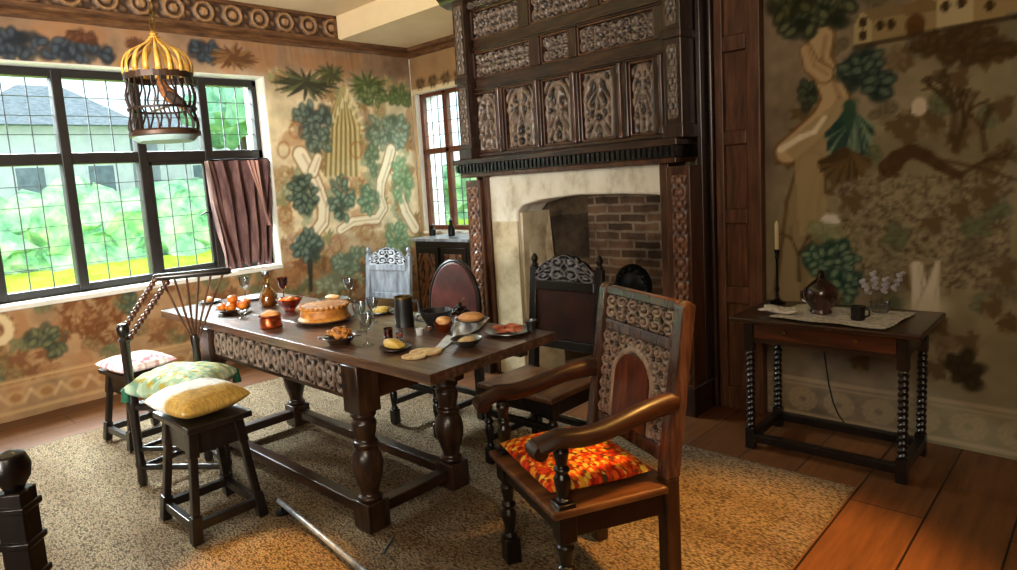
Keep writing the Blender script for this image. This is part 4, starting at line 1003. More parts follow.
# near chair at bottom left, only one back post in view
def near_chair():
    t = thing('post_chair', 'black chair with scrolled finial, cut off at bottom left', 'chair', (-1.46, .21, RZ), math.radians(46))
    for x in (0, -.46):
        b = MB().bar((x, 0, 0), (x, 0, .96), .052, .05, (0, 1, 0))
        for z in (.78, .85, .92): b.box((x-.031, -.03, z), (x+.031, .03, z+.014))
        b.lathe([(.016, 0), (.02, .01), (.03, .025), (.034, .05), (.026, .072), (.004, .08)], (x, 0, .958), 14); b.ball((x-.032, 0, .998), .026, (1.3, 1, .8), 12)
        b.build('back_post', M['black'], t, True, .003)
        MB().bar((x, -.42, 0), (x, -.42, .44), .05, .05, (0, 1, 0)).build('leg', M['black'], t, bevel=.004)
        MB().bar((x, -.42, .12), (x, 0, .12), .03, .04).build('stretcher', M['black'], t)
    MB().box((-.49, -.46, .43), (.03, -.03, .455)).build('seat', M['seat'], t, bevel=.006)
    MB().box((-.46, -.012, .88), (0, .012, .93)).build('back_rail', M['black'], t); MB().box((-.46, -.012, .55), (0, .012, .6)).build('back_rail', M['black'], t)
    for k in range(4): MB().tube([(-.09-k*.095, 0, .6), (-.09-k*.095, 0, .88)], .011, 8).build('back_spindle', M['black'], t, True)
near_chair()

# ================================================================ SIDE TABLE
def side_table():
    X0, X1, Y0, Y1 = -1.37, -.66, 3.38, 3.80; h = .715
    t = thing('side_table', 'oak side table with barley twist legs and one drawer on the right', 'table', ((X0+X1)/2, (Y0+Y1)/2, 0)); ox, oy = (X0+X1)/2, (Y0+Y1)/2
    x0, x1, y0, y1 = X0-ox, X1-ox, Y0-oy, Y1-oy
    MB().box((x0-.05, y0-.07, h-.025), (x1+.06, y1+.04, h)).build('tabletop', M['oakx'], t, bevel=.006)
    for x in (x0+.02, x1-.02):
        for y in (y0+.02, y1-.02):
            b = MB().box((x-.022, y-.022, 0), (x+.022, y+.022, .11)).box((x-.022, y-.022, .53), (x+.022, y+.022, h-.025)); b.twist((x, y), .11, .53, .018, 7); b.build('leg', M['black'], t, True)
    MB().box((x0+.04, y1-.03, .58), (x1-.04, y1-.01, h-.025)).build('apron', M['oakx'], t)
    for x in (x0+.02, x1-.02): MB().box((x-.01, y0+.04, .58), (x+.01, y1-.04, h-.025)).build('apron', M['oaky'], t)
    MB().box((x0+.04, y0+.012, .575), (x1-.04, y0+.03, .60)).build('apron', M['oakx'], t)
    dr = MB().box((x0+.045, y0+.0, .6), (x1-.045, y0+.035, h-.027)).build('drawer', M['mid2'], t, bevel=.004)
    for x in (x0+.2, x1-.2): MB().lathe([(.0, .022), (.009, .02), (.011, .012), (.005, .006), (.006, 0)], n=12, M_=Matrix.Translation((x, y0, .645)) @ Matrix.Rotation(PI/2, 4, 'X')).build('knob', M['brass'], dr, True)
    for y in (y0+.02, y1-.02): MB().box((x0+.04, y-.02, .04), (x1-.04, y+.02, .085)).build('stretcher', M['black'], t, bevel=.005)
    for x in (x0+.02, x1-.02): MB().box((x-.02, y0+.04, .04), (x+.02, y1-.04, .085)).build('stretcher', M['black'], t, bevel=.005)
    return h
M['mid2'] = noisy('red brown drawer front', ['#2e140b', '#4e2513', '#69361d'], 5, (.8, 6, 6), .3, bump=.1, coat=.3)
SZT = side_table()
def S(x, y): p = fl(x, y, SZT); return p
def clothgrid(name, quad, z, n, mat, amp=.004, scallop=0):
    u, v = np.meshgrid(np.linspace(0, 1, n), np.linspace(0, 1, n)); q = [np.array(p[:2]) for p in quad]
    XY = (q[0]*(1-u[..., None])+q[1]*u[..., None])*(1-v[..., None])+(q[3]*(1-u[..., None])+q[2]*u[..., None])*v[..., None]
    Z = z+.004+amp*(1+np.sin(u*13+3*v)*np.sin(v*11+2*u))
    c = XY.reshape(-1, 2).mean(0); k = 1+scallop*np.sin(np.arctan2(XY[..., 1]-c[1], XY[..., 0]-c[0])*40)*(np.maximum(np.abs(u-.5), np.abs(v-.5)) > .47)
    XY = c+(XY-c)*k[..., None]
    o = gridmesh(name, np.concatenate([XY-c, (Z-z)[..., None]], -1), mat); o.location = (c[0], c[1], z); return o
o = clothgrid('table_cloth', [S(768, 318), S(885, 331), S(917, 314), S(800, 305)], SZT, 46, M['lace'], .003, .012); tag(o, 'white lace runner spread over the oak side table', 'tablecloth')
def crumple(name, c, r, sc, mat, seed, label, cat):
    o = MB().lump((0, 0, sc[2]*r), r, sc, seed, .5, 4).build(name, mat, None, True, loc=(c.x, c.y, c.z)); return tag(o, label, cat)
crumple('lace_doily', S(778, 314)+Vector((0, 0, .008)), .055, (1.3, .8, .3), M['lace'], 4, 'crumpled white lace doily at the left end of the side table', 'doily')
p = S(821, 315)
jg = thing('earthenware_jug', 'dark brown pear-shaped jug with pointed stopper on the side table', 'jug', (p.x, p.y, SZT+.011))
MB().lathe([(.045, 0), (.05, .006), (.045, .02), (.05, .03), (.068, .06), (.075, .095), (.066, .13), (.04, .158), (.02, .172), (.016, .18)], n=28).build('body', M['jug'], jg, True)
MB().lathe([(.016, .18), (.02, .186), (.012, .2), (.014, .21), (.002, .218)], n=16).build('stopper', M['black'], jg, True)
MB().tube([(-.066, 0, .12), (-.09, 0, .1), (-.088, 0, .06), (-.06, 0, .045)], .008, 8).build('handle', M['jug'], jg, True)
p = S(858, 322); cp = thing('black_mug', 'small black mug with side handle on the lace runner', 'mug', (p.x, p.y, SZT+.011))
MB().lathe([(.0, .006), (.027, 0), (.03, .01), (.028, .03), (.032, .066), (.028, .066), (.025, .02), (0, .015)], n=22, close=False).build('body', M['blackjug'], cp, True)
MB().tube([(.028, 0, .055), (.046, .0, .05), (.046, 0, .025), (.029, 0, .016)], .005, 8).build('handle', M['blackjug'], cp, True)
p = S(880, 314); vs = thing('glass_posy_vase', 'low clear glass vase holding dried flower sprigs on side table', 'vase', (p.x, p.y, SZT+.011))
MB().lathe([(.0, .004), (.035, 0), (.04, .02), (.045, .05), (.042, .05), (.036, .02), (0, .008)], n=20, close=False).build('bowl', M['glass'], vs, True)
for i, (x0, y0, x1, y1, nm) in enumerate(((862, 314, 862, 280, 'leftmost'), (876, 312, 873, 272, 'second from left'), (886, 313, 886, 278, 'third from left'), (889, 312, 901, 273, 'rightmost'))):
    a = vs.location+Vector((.012*(i-1.5), 0, .012)); yp = p.y; e = pY(x1, y1, yp-.005); sp = thing('dried_flower_sprig', 'pale dried flower sprig in the glass vase, '+nm, 'flower', a, 0, 'dried sprigs in the posy vase'); v = e-a
    MB().tube([(0, 0, 0), v*.5+Vector((.004, 0, 0)), v], .0025, 6).build('stem', M['stalk'], sp, True); b = MB()
    for k in range(9): q = .55+.45*k/8; b.lump(tuple(v*q+Vector((.007*math.cos(k*2.4), .007*math.sin(k*2.4), 0))), .009+.003*(k % 2), (1, 1, 1), k, .3, 2)
    b.build('blossom', M['sprig'], sp, True)
p = Vector((-1.335, 3.74, SZT)); q = pY(775, 222, 3.74)
cd = thing('candlestick', 'slender black candlestick with cream candle at back of side table', 'candlestick', p); Hc = q.z-SZT; q2 = pY(775, 250, 3.74).z-SZT
MB().lathe([(.04, 0), (.042, .008), (.018, .018), (.009, .03), (.007, .06), (.012, .08), (.007, .1), (.007, q2-.05), (.012, q2-.04), (.008, q2-.03), (.014, q2), (.014, q2+.004)], n=16).build('stem', M['iron'], cd, True)
MB().lathe([(.0105, q2), (.0105, Hc-.008), (.006, Hc), (.001, Hc+.008)], n=12).build('candle', M['wick'], cd, True)
# cord running down the tapestry behind the side table
pts = [pY(x, y, 3.93) for x, y in ((824, 350), (826, 365), (829, 385), (833, 402), (838, 414), (845, 424))]
o = MB().tube([q-pts[0] for q in pts]+[Vector((pts[-1].x, 3.9, .008))-pts[0], Vector((pts[-1].x+.3, 3.9, .008))-pts[0]], .004, 6).build('cable', M['cord'], None, True, loc=pts[0]); tag(o, 'thin dark cable hanging against the tapestry below the side table', 'cable')

# ================================================================ CABINET IN THE CORNER
cb = thing('carved_cabinet', 'small dark carved cupboard in the corner below the small window', 'cabinet', (-4.78, 4.66, 0))
MB().box((-.38, -.2, 0), (.38, .25, .92)).build('carcass', M['black'], cb, bevel=.006)
MB().box((-.41, -.23, .92), (.41, .26, .95)).build('cabinet_top', M['cabtop'] if 'cabtop' in M else M['glaregrey'], cb, bevel=.006)
for s in (-1, 1):
    dr = MB().box((s*.19-.165, -.222, .12), (s*.19+.165, -.198, .86)).build('door', M['black'], cb, bevel=.006)
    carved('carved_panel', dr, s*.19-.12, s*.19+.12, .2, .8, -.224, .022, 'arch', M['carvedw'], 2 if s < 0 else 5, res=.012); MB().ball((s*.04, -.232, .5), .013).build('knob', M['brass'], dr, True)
for i, (px, py, h_, nm) in enumerate(((433, 239, .11, 'short'), (452, 239, .16, 'tall'))):
    x = pY(px, py, 4.7).x; bt = thing('pewter_flask', nm+' dark pewter flask standing on the corner cupboard', 'flask', (x, 4.7, .95), 0, 'flasks on the corner cupboard')
    k = h_/.16; MB().lathe([(.034, 0), (.036, .01*k), (.036, .09*k), (.02, .115*k), (.016, .14*k), (.022, .15*k), (.02, .16*k)], n=18).build('body', M['iron'], bt, True); MB().lathe([(.014, .16*k), (.016, .17*k), (.006, .185*k), (.001, .19*k)], n=12).build('stopper', M['silver'], bt, True)

# ================================================================ BIRDCAGE
def cage():
    p = pX(166, 137, -3.1); R = .142
    t = thing('birdcage', 'gilt-domed wire birdcage hanging from the ceiling before the window', 'birdcage', (p.x, p.y, p.z)); zb = .275
    MB().lathe([(R, 0), (R+.012, .004), (R+.012, .02), (R, .03), (R*.9, .03), (0, .03)], n=36).build('base_ring', M['cagebase'], t, True)
    MB().lathe([(0, -.022), (R*.85, -.022), (R*.98, -.004), (R, .0), (0, .0)], n=36).build('base_tray', M['tray'], t, True)
    for z in (zb*.45, zb): MB().lathe([(R-.003, z-.005), (R+.006, z-.005), (R+.006, z+.005), (R-.003, z+.005), (R-.003, z-.005)], n=36, close=False).build('hoop', M['wire'], t)
    MB().lathe([(R-.003, zb-.022), (R+.005, zb-.022), (R+.007, zb+.006), (R-.003, zb+.006), (R-.003, zb-.022)], n=36, close=False).build('pierced_gallery', M['cagebase'], t)
    for k in range(22):
        a = 2*PI*k/22; x, y = R*math.cos(a), R*math.sin(a); pts = []
        for i in range(13):
            q = i/12; rr = R+.006*math.sin(q*PI*4); pts.append((rr*math.cos(a+.05*math.sin(q*PI*4)), rr*math.sin(a+.05*math.sin(q*PI*4)), .02+q*(zb-.02)))
        MB().tube(pts, .0045, 6).build('bar', M['wire'], t, True)
    DR = [1.04, 1.05, 1.02, .95, .85, .72, .56, .40, .27, .18, .12]; DZ = [0, .028, .052, .075, .094, .108, .12, .131, .143, .155, .165]
    prof = lambda q: (R*DR[round(q*10)], zb+.002+DZ[round(q*10)])
    for k in range(18):
        a = 2*PI*k/18; b = MB(); L = []
        for i in range(11):
            q = i/10; rr, z = prof(q); wdt = .027*(1-.72*q); ta = Vector((-math.sin(a), math.cos(a), 0)); c_ = Vector((rr*math.cos(a), rr*math.sin(a), z)); n_ = Vector((math.cos(a), math.sin(a), .3))*.004
            L.append([b.bm.verts.new(c_-ta*wdt/2), b.bm.verts.new(c_+n_), b.bm.verts.new(c_+ta*wdt/2)])
        for A, B in zip(L, L[1:]):
            for j in range(2): b.bm.faces.new((A[j], A[j+1], B[j+1], B[j]))
        o = b.build('dome_slat', M['gold'], t, True); sm = o.modifiers.new('s', 'SOLIDIFY'); sm.thickness = .003
    zt = zb+.168; MB().lathe([(.02, zt-.008), (.024, zt), (.014, zt+.008), (.018, zt+.016), (.01, zt+.026), (.002, zt+.03)], n=16).build('finial', M['gold'], t, True)
    MB().tube([(.03*math.cos(q), 0, zt+.055+.03*math.sin(q)) for q in np.linspace(0, 2*PI, 20)], .004, 6).build('ring', M['brass'], t, True)
    MB().tube([(-R+.01, 0, .13), (R-.01, 0, .13)], .006, 8).build('perch', M['stalk'], t, True)
    b = MB(); z = zt+.08; top = ZC-p.z; k = 0
    while z < top-.01:
        M_ = Matrix.Translation((0, 0, z)) @ Matrix.Rotation(PI/2*(k % 2), 4, 'Z'); pts = [M_ @ Vector((.008*math.cos(q), 0, .018*math.sin(q))) for q in np.linspace(0, 2*PI, 12)]; b.tube(pts, .0022, 5); z += .028; k += 1
    b.build('chain', M['brass'], t, True); MB().lathe([(.03, top), (.03, top-.008), (.006, top-.02), (.005, top-.05)], n=14).build('ceiling_hook', M['brass'], t, True)
    # bird on the perch
    dirv = Vector((.696, .715, 0)); bc = Vector((p.x, p.y, p.z))+dirv*.045; ang = math.atan2(dirv.y, dirv.x)+PI
    bd = thing('bird', 'brown and orange bird perched inside the hanging birdcage', 'bird', (bc.x, bc.y, bc.z+.135), ang)
    Rt = Matrix.Translation((0, 0, .045)) @ Matrix.Rotation(-.75, 4, 'Y'); b = MB()
    b.tube([Rt @ Vector(v) for v in ((-.085, 0, -.008), (-.06, 0, -.003), (-.03, 0, 0), (0, 0, 0), (.03, 0, .004), (.048, 0, .012), (.062, 0, .018), (.078, 0, .022), (.09, 0, .022))], [.006, .016, .027, .032, .03, .022, .02, .018, .006], 16); b.build('body', M['bird'], bd, True)
    MB().prism([Rt @ Vector(v) for v in ((-.07, -.014, 0), (-.15, -.02, -.022), (-.15, .02, -.022), (-.07, .014, 0))], Rt.to_3x3() @ Vector((0, 0, .006))).build('tail', M['birdd'], bd)
    for s in (-1, 1): MB().ball(tuple(Rt @ Vector((-.025, s*.027, .004))), .04, (1.25, .2, .5), 12, Matrix.Rotation(-.75, 4, 'Y')).build('wing', M['birdd'], bd, True); MB().ball(tuple(Rt @ Vector((.074, s*.015, .027))), .0035, n=8).build('eye', M['iron'], bd, True); MB().tube([(.0, s*.012, .02), (0.01, s*.012, -.002)], .002, 6).build('foot', M['stalk'], bd)
    MB().tube([Rt @ Vector((.086, 0, .022)), Rt @ Vector((.106, 0, .016))], [.006, .001], 8).build('beak', M['birdd'], bd, True)
cage()

# ================================================================ THINGS ON THE TABLE
def T(x, y): return fl(x, y, TZ)
def px2m(x, y): return (T(x, y)-Vector((0, 0, EYE))).dot(d)/F       # metres per pixel at that spot
def at(name, label, cat, x, y, group=None, rz=0, dz=0): p = T(x, y); return thing(name, label, cat, (p.x, p.y, TZ+.001+dz), rz, group)
def plate(name, label, cat, x, y, r, mat, group=None, h=.012):
    t = at(name, label, cat, x, y, group); MB().lathe([(.0, .004), (r*.6, 0), (r*.68, .003), (r, h), (r*.99, h+.003), (r*.68, .007), (0, .008)], n=32, close=False).build('dish', mat, t, True); return t
def goblet(label, x, y, h, r, mat, group='drinking glasses on the table'):
    t = at('wine_glass', label, 'glass', x, y, group)
    MB().lathe([(0, .0), (r*.8, 0), (r*.8, .003), (.006, .008), (.004, .02), (.004, h*.42), (.01, h*.46), (r*.7, h*.55), (r, h*.75), (r*1.05, h), (r*1.0, h), (r*.95, h*.76), (r*.6, h*.58), (0, h*.52)], n=24, close=False).build('bowl', mat, t, True); return t
# bowl of tangerines
t = at('fruit_dish', 'low dark dish of oranges near the window end of the table', 'dish', 234, 313, 'serving dishes'); MB().lathe([(0, .004), (.05, 0), (.075, .01), (.105, .03), (.102, .033), (.07, .015), (0, .01)], n=30, close=False).build('dish', M['dish'], t, True); base = T(234, 313)
k = 0
for dx, dy, dz, nm in ((-.055, -.03, .043, 'leftmost'), (.0, -.045, .043, 'front'), (.055, .0, .043, 'right'), (-.02, .045, .043, 'back'), (.0, .0, .085, 'topmost'), (.06, .05, .05, 'rear right')):
    v = r_*dx+Vector((-r_.y, r_.x, 0))*dy; o = thing('tangerine', nm+' orange tangerine in the dark dish by the window end', 'fruit', (base.x+v.x, base.y+v.y, TZ+dz-.024), 0, 'tangerines in the dish')
    MB().lathe([(.002, 0), (.018, .003), (.03, .015), (.033, .026), (.028, .041), (.012, .05), (.002, .048)], n=20).build('peel', M['orange'], o, True); MB().lathe([(.004, .047), (.005, .051), (.001, .052)], n=8).build('stem', M['green'], o)
t = plate('side_plate', 'dark plate with a brown roll at the far left corner of the table', 'plate', 210, 303, .075, M['dish'], 'plates on the table'); o = MB().lump((0, 0, 0), .03, (1.7, .8, .6), 2, .1).build('bread_roll', M['crust'], None, True, loc=T(210, 303)+Vector((0, 0, .026))); tag(o, 'brown bread roll on the plate at the far left table corner', 'bread', 'breads on the table')
plate('side_plate', 'white plate behind the dish of oranges', 'plate', 252, 299, .1, M['china'], 'plates on the table')
t = at('salt_cellar', 'small clear glass salt in front of the oranges', 'salt cellar', 243, 318); MB().lathe([(0, .0), (.024, 0), (.012, .012), (.012, .02), (.026, .032), (.026, .045), (.02, .045), (0, .03)], n=18, close=False).build('bowl', M['glass'], t, True); MB().lathe([(0, .031), (.018, .036), (.012, .043), (0, .045)], n=14, close=False).build('salt', M['china'], t, True)
# copper pot
t = at('copper_pot', 'round copper pot heaped with pinkish filling in front of the bottle', 'pot', 271, 327, 'serving dishes'); MB().lathe([(0, .002), (.058, 0), (.062, .006), (.056, .014), (.056, .055), (.063, .062), (.063, .068), (.054, .068), (.052, .02), (0, .016)], n=28, close=False).build('pot_body', M['copper'], t, True); MB().lump((0, 0, .066), .05, (1, 1, .45), 5, .25).build('filling', M['peach'], t, True)
for s in (-1, 1): MB().tube([(s*.057, -.02, .045), (s*.078, -.015, .048), (s*.078, .015, .048), (s*.057, .02, .045)], .006, 8).build('handle', M['copper'], t, True)
# bottle
t = at('glass_decanter', 'tall bulbous olive and amber decanter among the dishes', 'decanter', 269, 306)
MB().lathe([(.0, .003), (.045, 0), (.058, .02), (.06, .055), (.046, .09), (.026, .115), (.022, .13), (.022, .18), (.027, .186), (.027, .2), (.02, .2)], n=26, close=False).build('body', M['greenglass'], t, True); MB().lathe([(0, .006), (.04, .004), (.053, .02), (.055, .052), (.042, .08), (.02, .1), (0, .1)], n=22).build('wine', M['wine'], t, True); MB().lathe([(.018, .2), (.024, .205), (.022, .22), (.0, .226)], n=16).build('stopper', M['silver'], t, True)
goblet('clear wine glass standing behind the oranges', 246, 299, .15, .034, M['glass']); goblet('amber wine glass standing right of the decanter', 284, 298, .14, .034, M['amber'])
t = at('orange_bowl', 'orange pressed-glass bowl of fruit slices behind the copper pot', 'bowl', 290, 311, 'serving dishes'); MB().lathe([(0, .004), (.03, 0), (.035, .012), (.06, .04), (.085, .075), (.08, .075), (.055, .042), (.03, .02), (0, .016)], n=12, close=False).build('bowl', M['oglass'], t); b = MB()
for k in range(9): b.lump((.045*math.cos(k*2.4)*(.4+.6*(k % 2)), .045*math.sin(k*2.4)*(.4+.6*(k % 2)), .062+.006*(k % 3)), .02, (1, 1, .7), k, .2, 2)
b.build('fruit', M['orange'], t, True)
# raised pie
t = at('raised_pie', 'large round golden raised pie on a dark oval platter, mid table', 'pie', 325, 321, 'serving dishes'); MB().lathe([(0, .006), (.1, 0), (.13, .008), (.165, .018), (.163, .022), (.12, .014), (0, .012)], n=36, close=False).build('platter', M['dish'], t, True)
MB().lathe([(0, .012), (.138, .012), (.142, .022), (.134, .03), (.128, .036), (.126, .075), (.132, .08), (.13, .09), (.118, .092), (.0, .1)], n=40).build('pie_crust', M['crust'], t, True)
b = MB()
for k in range(30): b.ball((.128*math.cos(k*PI/15), .128*math.sin(k*PI/15), .086), .012, (1, 1, .8), 8)
b.build('crimped_edge', M['crust'], t, True)
t = plate('pewter_plate', 'pewter plate with slice of orange tart behind the pie', 'plate', 333, 301, .1, M['silver'], 'plates on the table'); o = MB().lump((0, 0, 0), .045, (1.3, .9, .35), 8, .15).build('tart', M['peach'], None, True, loc=T(333, 301)+Vector((0, 0, .026))); tag(o, 'orange tart slice on the pewter plate behind the pie', 'tart', 'breads on the table')
# bowl of bread chunks
t = at('bread_bowl', 'dark bowl heaped with golden bread chunks near the front edge', 'bowl', 340, 343, 'serving dishes'); MB().lathe([(0, .004), (.045, 0), (.06, .012), (.078, .03), (.075, .033), (.055, .018), (0, .012)], n=28, close=False).build('bowl', M['dish'], t, True)
for s in (-1, 1): MB().tube([(s*.074*r_.x, s*.074*r_.y-.02, .03), (s*.1*r_.x, s*.1*r_.y, .032), (s*.074*r_.x+.01, s*.074*r_.y+.02, .03)], .005, 8).build('handle', M['silver'], t, True)
b = MB(); R = random.Random(3)
for k in range(26): q = R.random()**.5*.055; a = R.random()*6.28; b.lump((q*math.cos(a), q*math.sin(a), .03+.035*(1-q/.06)+R.random()*.008), .013+.005*R.random(), (1.2, .9, .8), k, .35, 2)
o = b.build('bread_chunks', M['crust'], None, True, loc=t.location+Vector((0, 0, .004))); o['kind'] = 'stuff'; tag(o, 'heap of golden bread chunks filling the dark bowl at front edge', 'bread', 'breads on the table')
goblet('clear stemmed glass right of the bread bowl, nearest front edge', 368, 345, .15, .033, M['glass']); goblet('clear stemmed glass between the pie and bread bowl glass, further back', 361, 331, .15, .034, M['glass']); goblet('clear stemmed glass at the back, left of black tankard', 374, 322, .13, .03, M['glass']); goblet('clear stemmed glass right behind the pie at back edge', 350, 300, .14, .032, M['glass'])
t = plate('pewter_plate', 'pewter plate holding a yellow tart beside black tankard', 'plate', 381, 313, .085, M['silver'], 'plates on the table'); o = MB().lathe([(0, 0), (.045, 0), (.05, .015), (.04, .022), (0, .026)], n=22).build('tart', M['lemon'], None, True, loc=T(381, 313)+Vector((0, 0, .01))); tag(o, 'yellow tart on the pewter plate left of the tankard', 'tart', 'breads on the table')
# tankards
def tankard(label, x, y, r, h, lid):
    t = at('tankard', label, 'tankard', x, y, 'black tankards on the table'); MB().lathe([(0, .004), (r*1.02, 0), (r*1.02, .006), (r, .012), (r*.94, h), (r*.86, h), (r*.9, .015), (0, .012)], n=26, close=False).build('body', M['blackjug'], t, True)
    MB().lathe([(r*.86, h-.004), (r*.98, h-.004), (r*.98, h+.006), (r*.86, h+.006), (r*.86, h-.004)], n=26, close=False).build('rim', M['brass'], t, True); rr = Vector((r_.x, r_.y, 0)).normalized()
    MB().tube([rr*(r*.9)+Vector((0, 0, h*.85)), rr*(r*1.6)+Vector((0, 0, h*.8)), rr*(r*1.65)+Vector((0, 0, h*.4)), rr*(r*.95)+Vector((0, 0, h*.2))], .008, 8).build('handle', M['silver' if lid else 'blackjug'], t, True)
tankard('tall black leather tankard with pale rim, centre of the table', 405, 326, .048, .145, True)
t = at('black_bowl', 'wide black bowl with silver handle right of the tall tankard', 'bowl', 437, 325, 'serving dishes'); MB().lathe([(0, .004), (.05, 0), (.055, .01), (.075, .05), (.08, .075), (.074, .075), (.05, .02), (0, .014)], n=28, close=False).build('bowl', M['blackjug'], t, True); MB().tube([(-.07*r_.x, -.07*r_.y, .06), (-.1*r_.x, -.1*r_.y, .055), (-.098*r_.x, -.098*r_.y, .03), (-.06*r_.x, -.06*r_.y, .024)], .007, 8).build('handle', M['silver'], t, True)
# small cups
def cup(label, x, y, r, h, mat): t = at('small_cup', label, 'cup', x, y, 'small cups at the table centre'); MB().lathe([(0, .003), (r*.8, 0), (r*.85, .006), (r, h), (r*.88, h), (r*.7, .01), (0, .008)], n=18, close=False).build('body', mat, t, True); MB().lathe([(0, h*.5), (r*.82, h*.5), (r*.84, h*.8), (0, h*.8)], n=16).build('contents', M['copper'] if mat is M['amber'] else M['meat'], t, True)
cup('small amber cup behind the yellow pastry', 389, 341, .022, .06, M['amber']); cup('small red cup right of the amber cup', 400, 340, .018, .035, M['glass']); cup('little pink pot in front of the black bowl', 420, 335, .018, .03, M['china']); cup('tiny dark-red pot by the black bowl, nearest the napkin', 429, 332, .016, .026, M['glass'])
plate('wooden_trencher', 'dark wooden trencher under a yellow pastry at front edge', 'plate', 395, 350, .07, M['dish'], 'plates on the table'); o = MB().lump((0, 0, 0), .05, (1.25, .7, .4), 12, .25).build('pastry', M['lemon'], None, True, loc=T(395, 350)+Vector((0, 0, .027))); tag(o, 'yellow pastry on the dark trencher at the front edge', 'pastry', 'breads on the table')
for i, (x, y, nm) in enumerate(((414, 358, 'nearest the front edge'), (421, 353, 'in the middle'), (433, 353, 'touching the napkin'))):
    o = MB().lathe([(0, 0), (.045, 0), (.048, .006), (.044, .012), (0, .013)], n=22, sx=1.1, sy=.75).build('bread_slice', M['bread'], None, True, loc=T(x, y)+Vector((0, 0, .001)), bevel=.002); o.rotation_euler.z = .8+i*.5; tag(o, 'pale flat bread slice on bare wood, '+nm, 'bread', 'flat bread slices at the front')
t = at('copper_bowl', 'small copper bowl with an orange bun before the linen napkin', 'bowl', 444, 331, 'serving dishes'); MB().lathe([(0, .004), (.03, 0), (.04, .02), (.05, .04), (.046, .04), (.03, .015), (0, .01)], n=22, close=False).build('bowl', M['copper'], t, True); o = MB().lump((0, 0, 0), .032, (1.2, 1, .7), 6, .15).build('bun', M['peach'], None, True, loc=T(444, 331)+Vector((0, 0, .05))); tag(o, 'orange glazed bun in the small copper bowl', 'bread', 'breads on the table')
# napkin
def napkin():
    q = [T(452, 344), T(480, 330), T(490, 319), T(455, 318)]; n = 44; u, v = np.meshgrid(np.linspace(0, 1, n), np.linspace(0, 1, n)); Q = [np.array(p[:2]) for p in q]
    XY = (Q[0]*(1-u[..., None])+Q[1]*u[..., None])*(1-v[..., None])+(Q[3]*(1-u[..., None])+Q[2]*u[..., None])*v[..., None]
    e = np.minimum(np.minimum(u, 1-u), np.minimum(v, 1-v))*4; Z = .004+np.clip(e, 0, 1)*(.016+.012*np.sin(u*15+v*6)+.01*np.sin(v*21-u*8)); c = XY.reshape(-1, 2).mean(0)
    o = gridmesh('napkin', np.concatenate([XY-c, Z[..., None]], -1), M['linen']); o.location = (c[0], c[1], TZ+.003); tag(o, 'crumpled white linen napkin at the right end of the table', 'napkin')
napkin()
o = clothgrid('letter', [T(432, 352), T(443, 350), T(458, 338), T(447, 336)], TZ, 12, M['linen'], .001); tag(o, 'narrow strip of white paper lying between bread slices and napkin', 'paper')
t = plate('wooden_trencher', 'dark round board carrying a peach-coloured flat loaf on the napkin', 'plate', 472, 332, .075, M['dish'], 'plates on the table'); t.location.z += .05; o = MB().lathe([(0, 0), (.055, 0), (.062, .012), (.045, .026), (0, .03)], n=26).build('loaf', M['peach'], None, True, loc=T(472, 332)+Vector((0, 0, .061))); tag(o, 'peach-coloured flat round loaf on dark board', 'bread', 'breads on the table')
t = at('pewter_bowl', 'shallow pewter bowl at the front right, below the flat loaf', 'bowl', 467, 346, 'serving dishes'); MB().lathe([(0, .004), (.035, 0), (.05, .012), (.07, .034), (.066, .035), (.045, .015), (0, .01)], n=26, close=False).build('bowl', M['silver'], t, True); MB().lump((0, 0, .022), .04, (1.1, 1, .4), 3, .2).build('contents', M['bread'], t, True)
t = plate('pewter_plate', 'pewter plate of sliced red meat at the right end of the table', 'plate', 508, 333, .105, M['silver'], 'plates on the table'); b = MB()
for k in range(8): b.lump((.045*math.cos(k*.8), .04*math.sin(k*.8), .014+.004*(k % 3)), .03, (1.1, .8, .28), k+20, .2, 2)
o = b.build('sliced_meat', M['meat'], None, True, loc=T(508, 333)+Vector((0, 0, .006))); o['kind'] = 'stuff'; tag(o, 'sliced red cured meat fanned on the right-hand pewter plate', 'meat')
t = at('pewter_cup', 'small pewter cup beside the meat at the right table corner', 'cup', 531, 331); MB().lathe([(0, .003), (.025, 0), (.02, .008), (.024, .03), (.03, .05), (.027, .05), (.02, .015), (0, .01)], n=20, close=False).build('body', M['silver'], t, True)
t = at('grapes', 'bunch of dark grapes at the back edge before the leather chair', 'fruit', 460, 315); b = MB(); R = random.Random(5)
for k in range(32): q = R.random()**.5; b.ball((.05*q*math.cos(k*2.4), .04*q*math.sin(k*2.4), .016+.05*(1-q)*R.random()), .013, n=8)
b.build('berries', M['grape'], t, True); MB().tube([(0, 0, .05), (.01, .01, .08), (.03, .01, .09)], .003, 6).build('stem', M['stalk'], t, True)

# ================================================================ LOW BARRIER ON THE RUG
a, e = fl(279, 502, .06), fl(372, 580, .06)
br = thing('barrier_rail', 'thin pale metal barrier rail lying low across the rug at bottom', 'barrier', (a.x, a.y, RZ)); v = e-a
MB().tube([(0, 0, .05), (v.x, v.y, .05)], .012, 10).build('rail', M['glaregrey'], br, True)
for q in (.04, .96): MB().lathe([(.035, 0), (.035, .008), (.008, .012), (.008, .05)], (v.x*q, v.y*q, 0), 16).build('foot', M['iron'], br, True)
p = fl(384, 561); q = fl(395, 547); o = MB().tube([(0, 0, .012), (q.x-p.x, q.y-p.y, .03)], .006, 8).build('metal_peg', M['silver'], None, True, loc=(p.x, p.y, RZ)); tag(o, 'short bright metal peg on the rug beside the front table leg', 'peg')

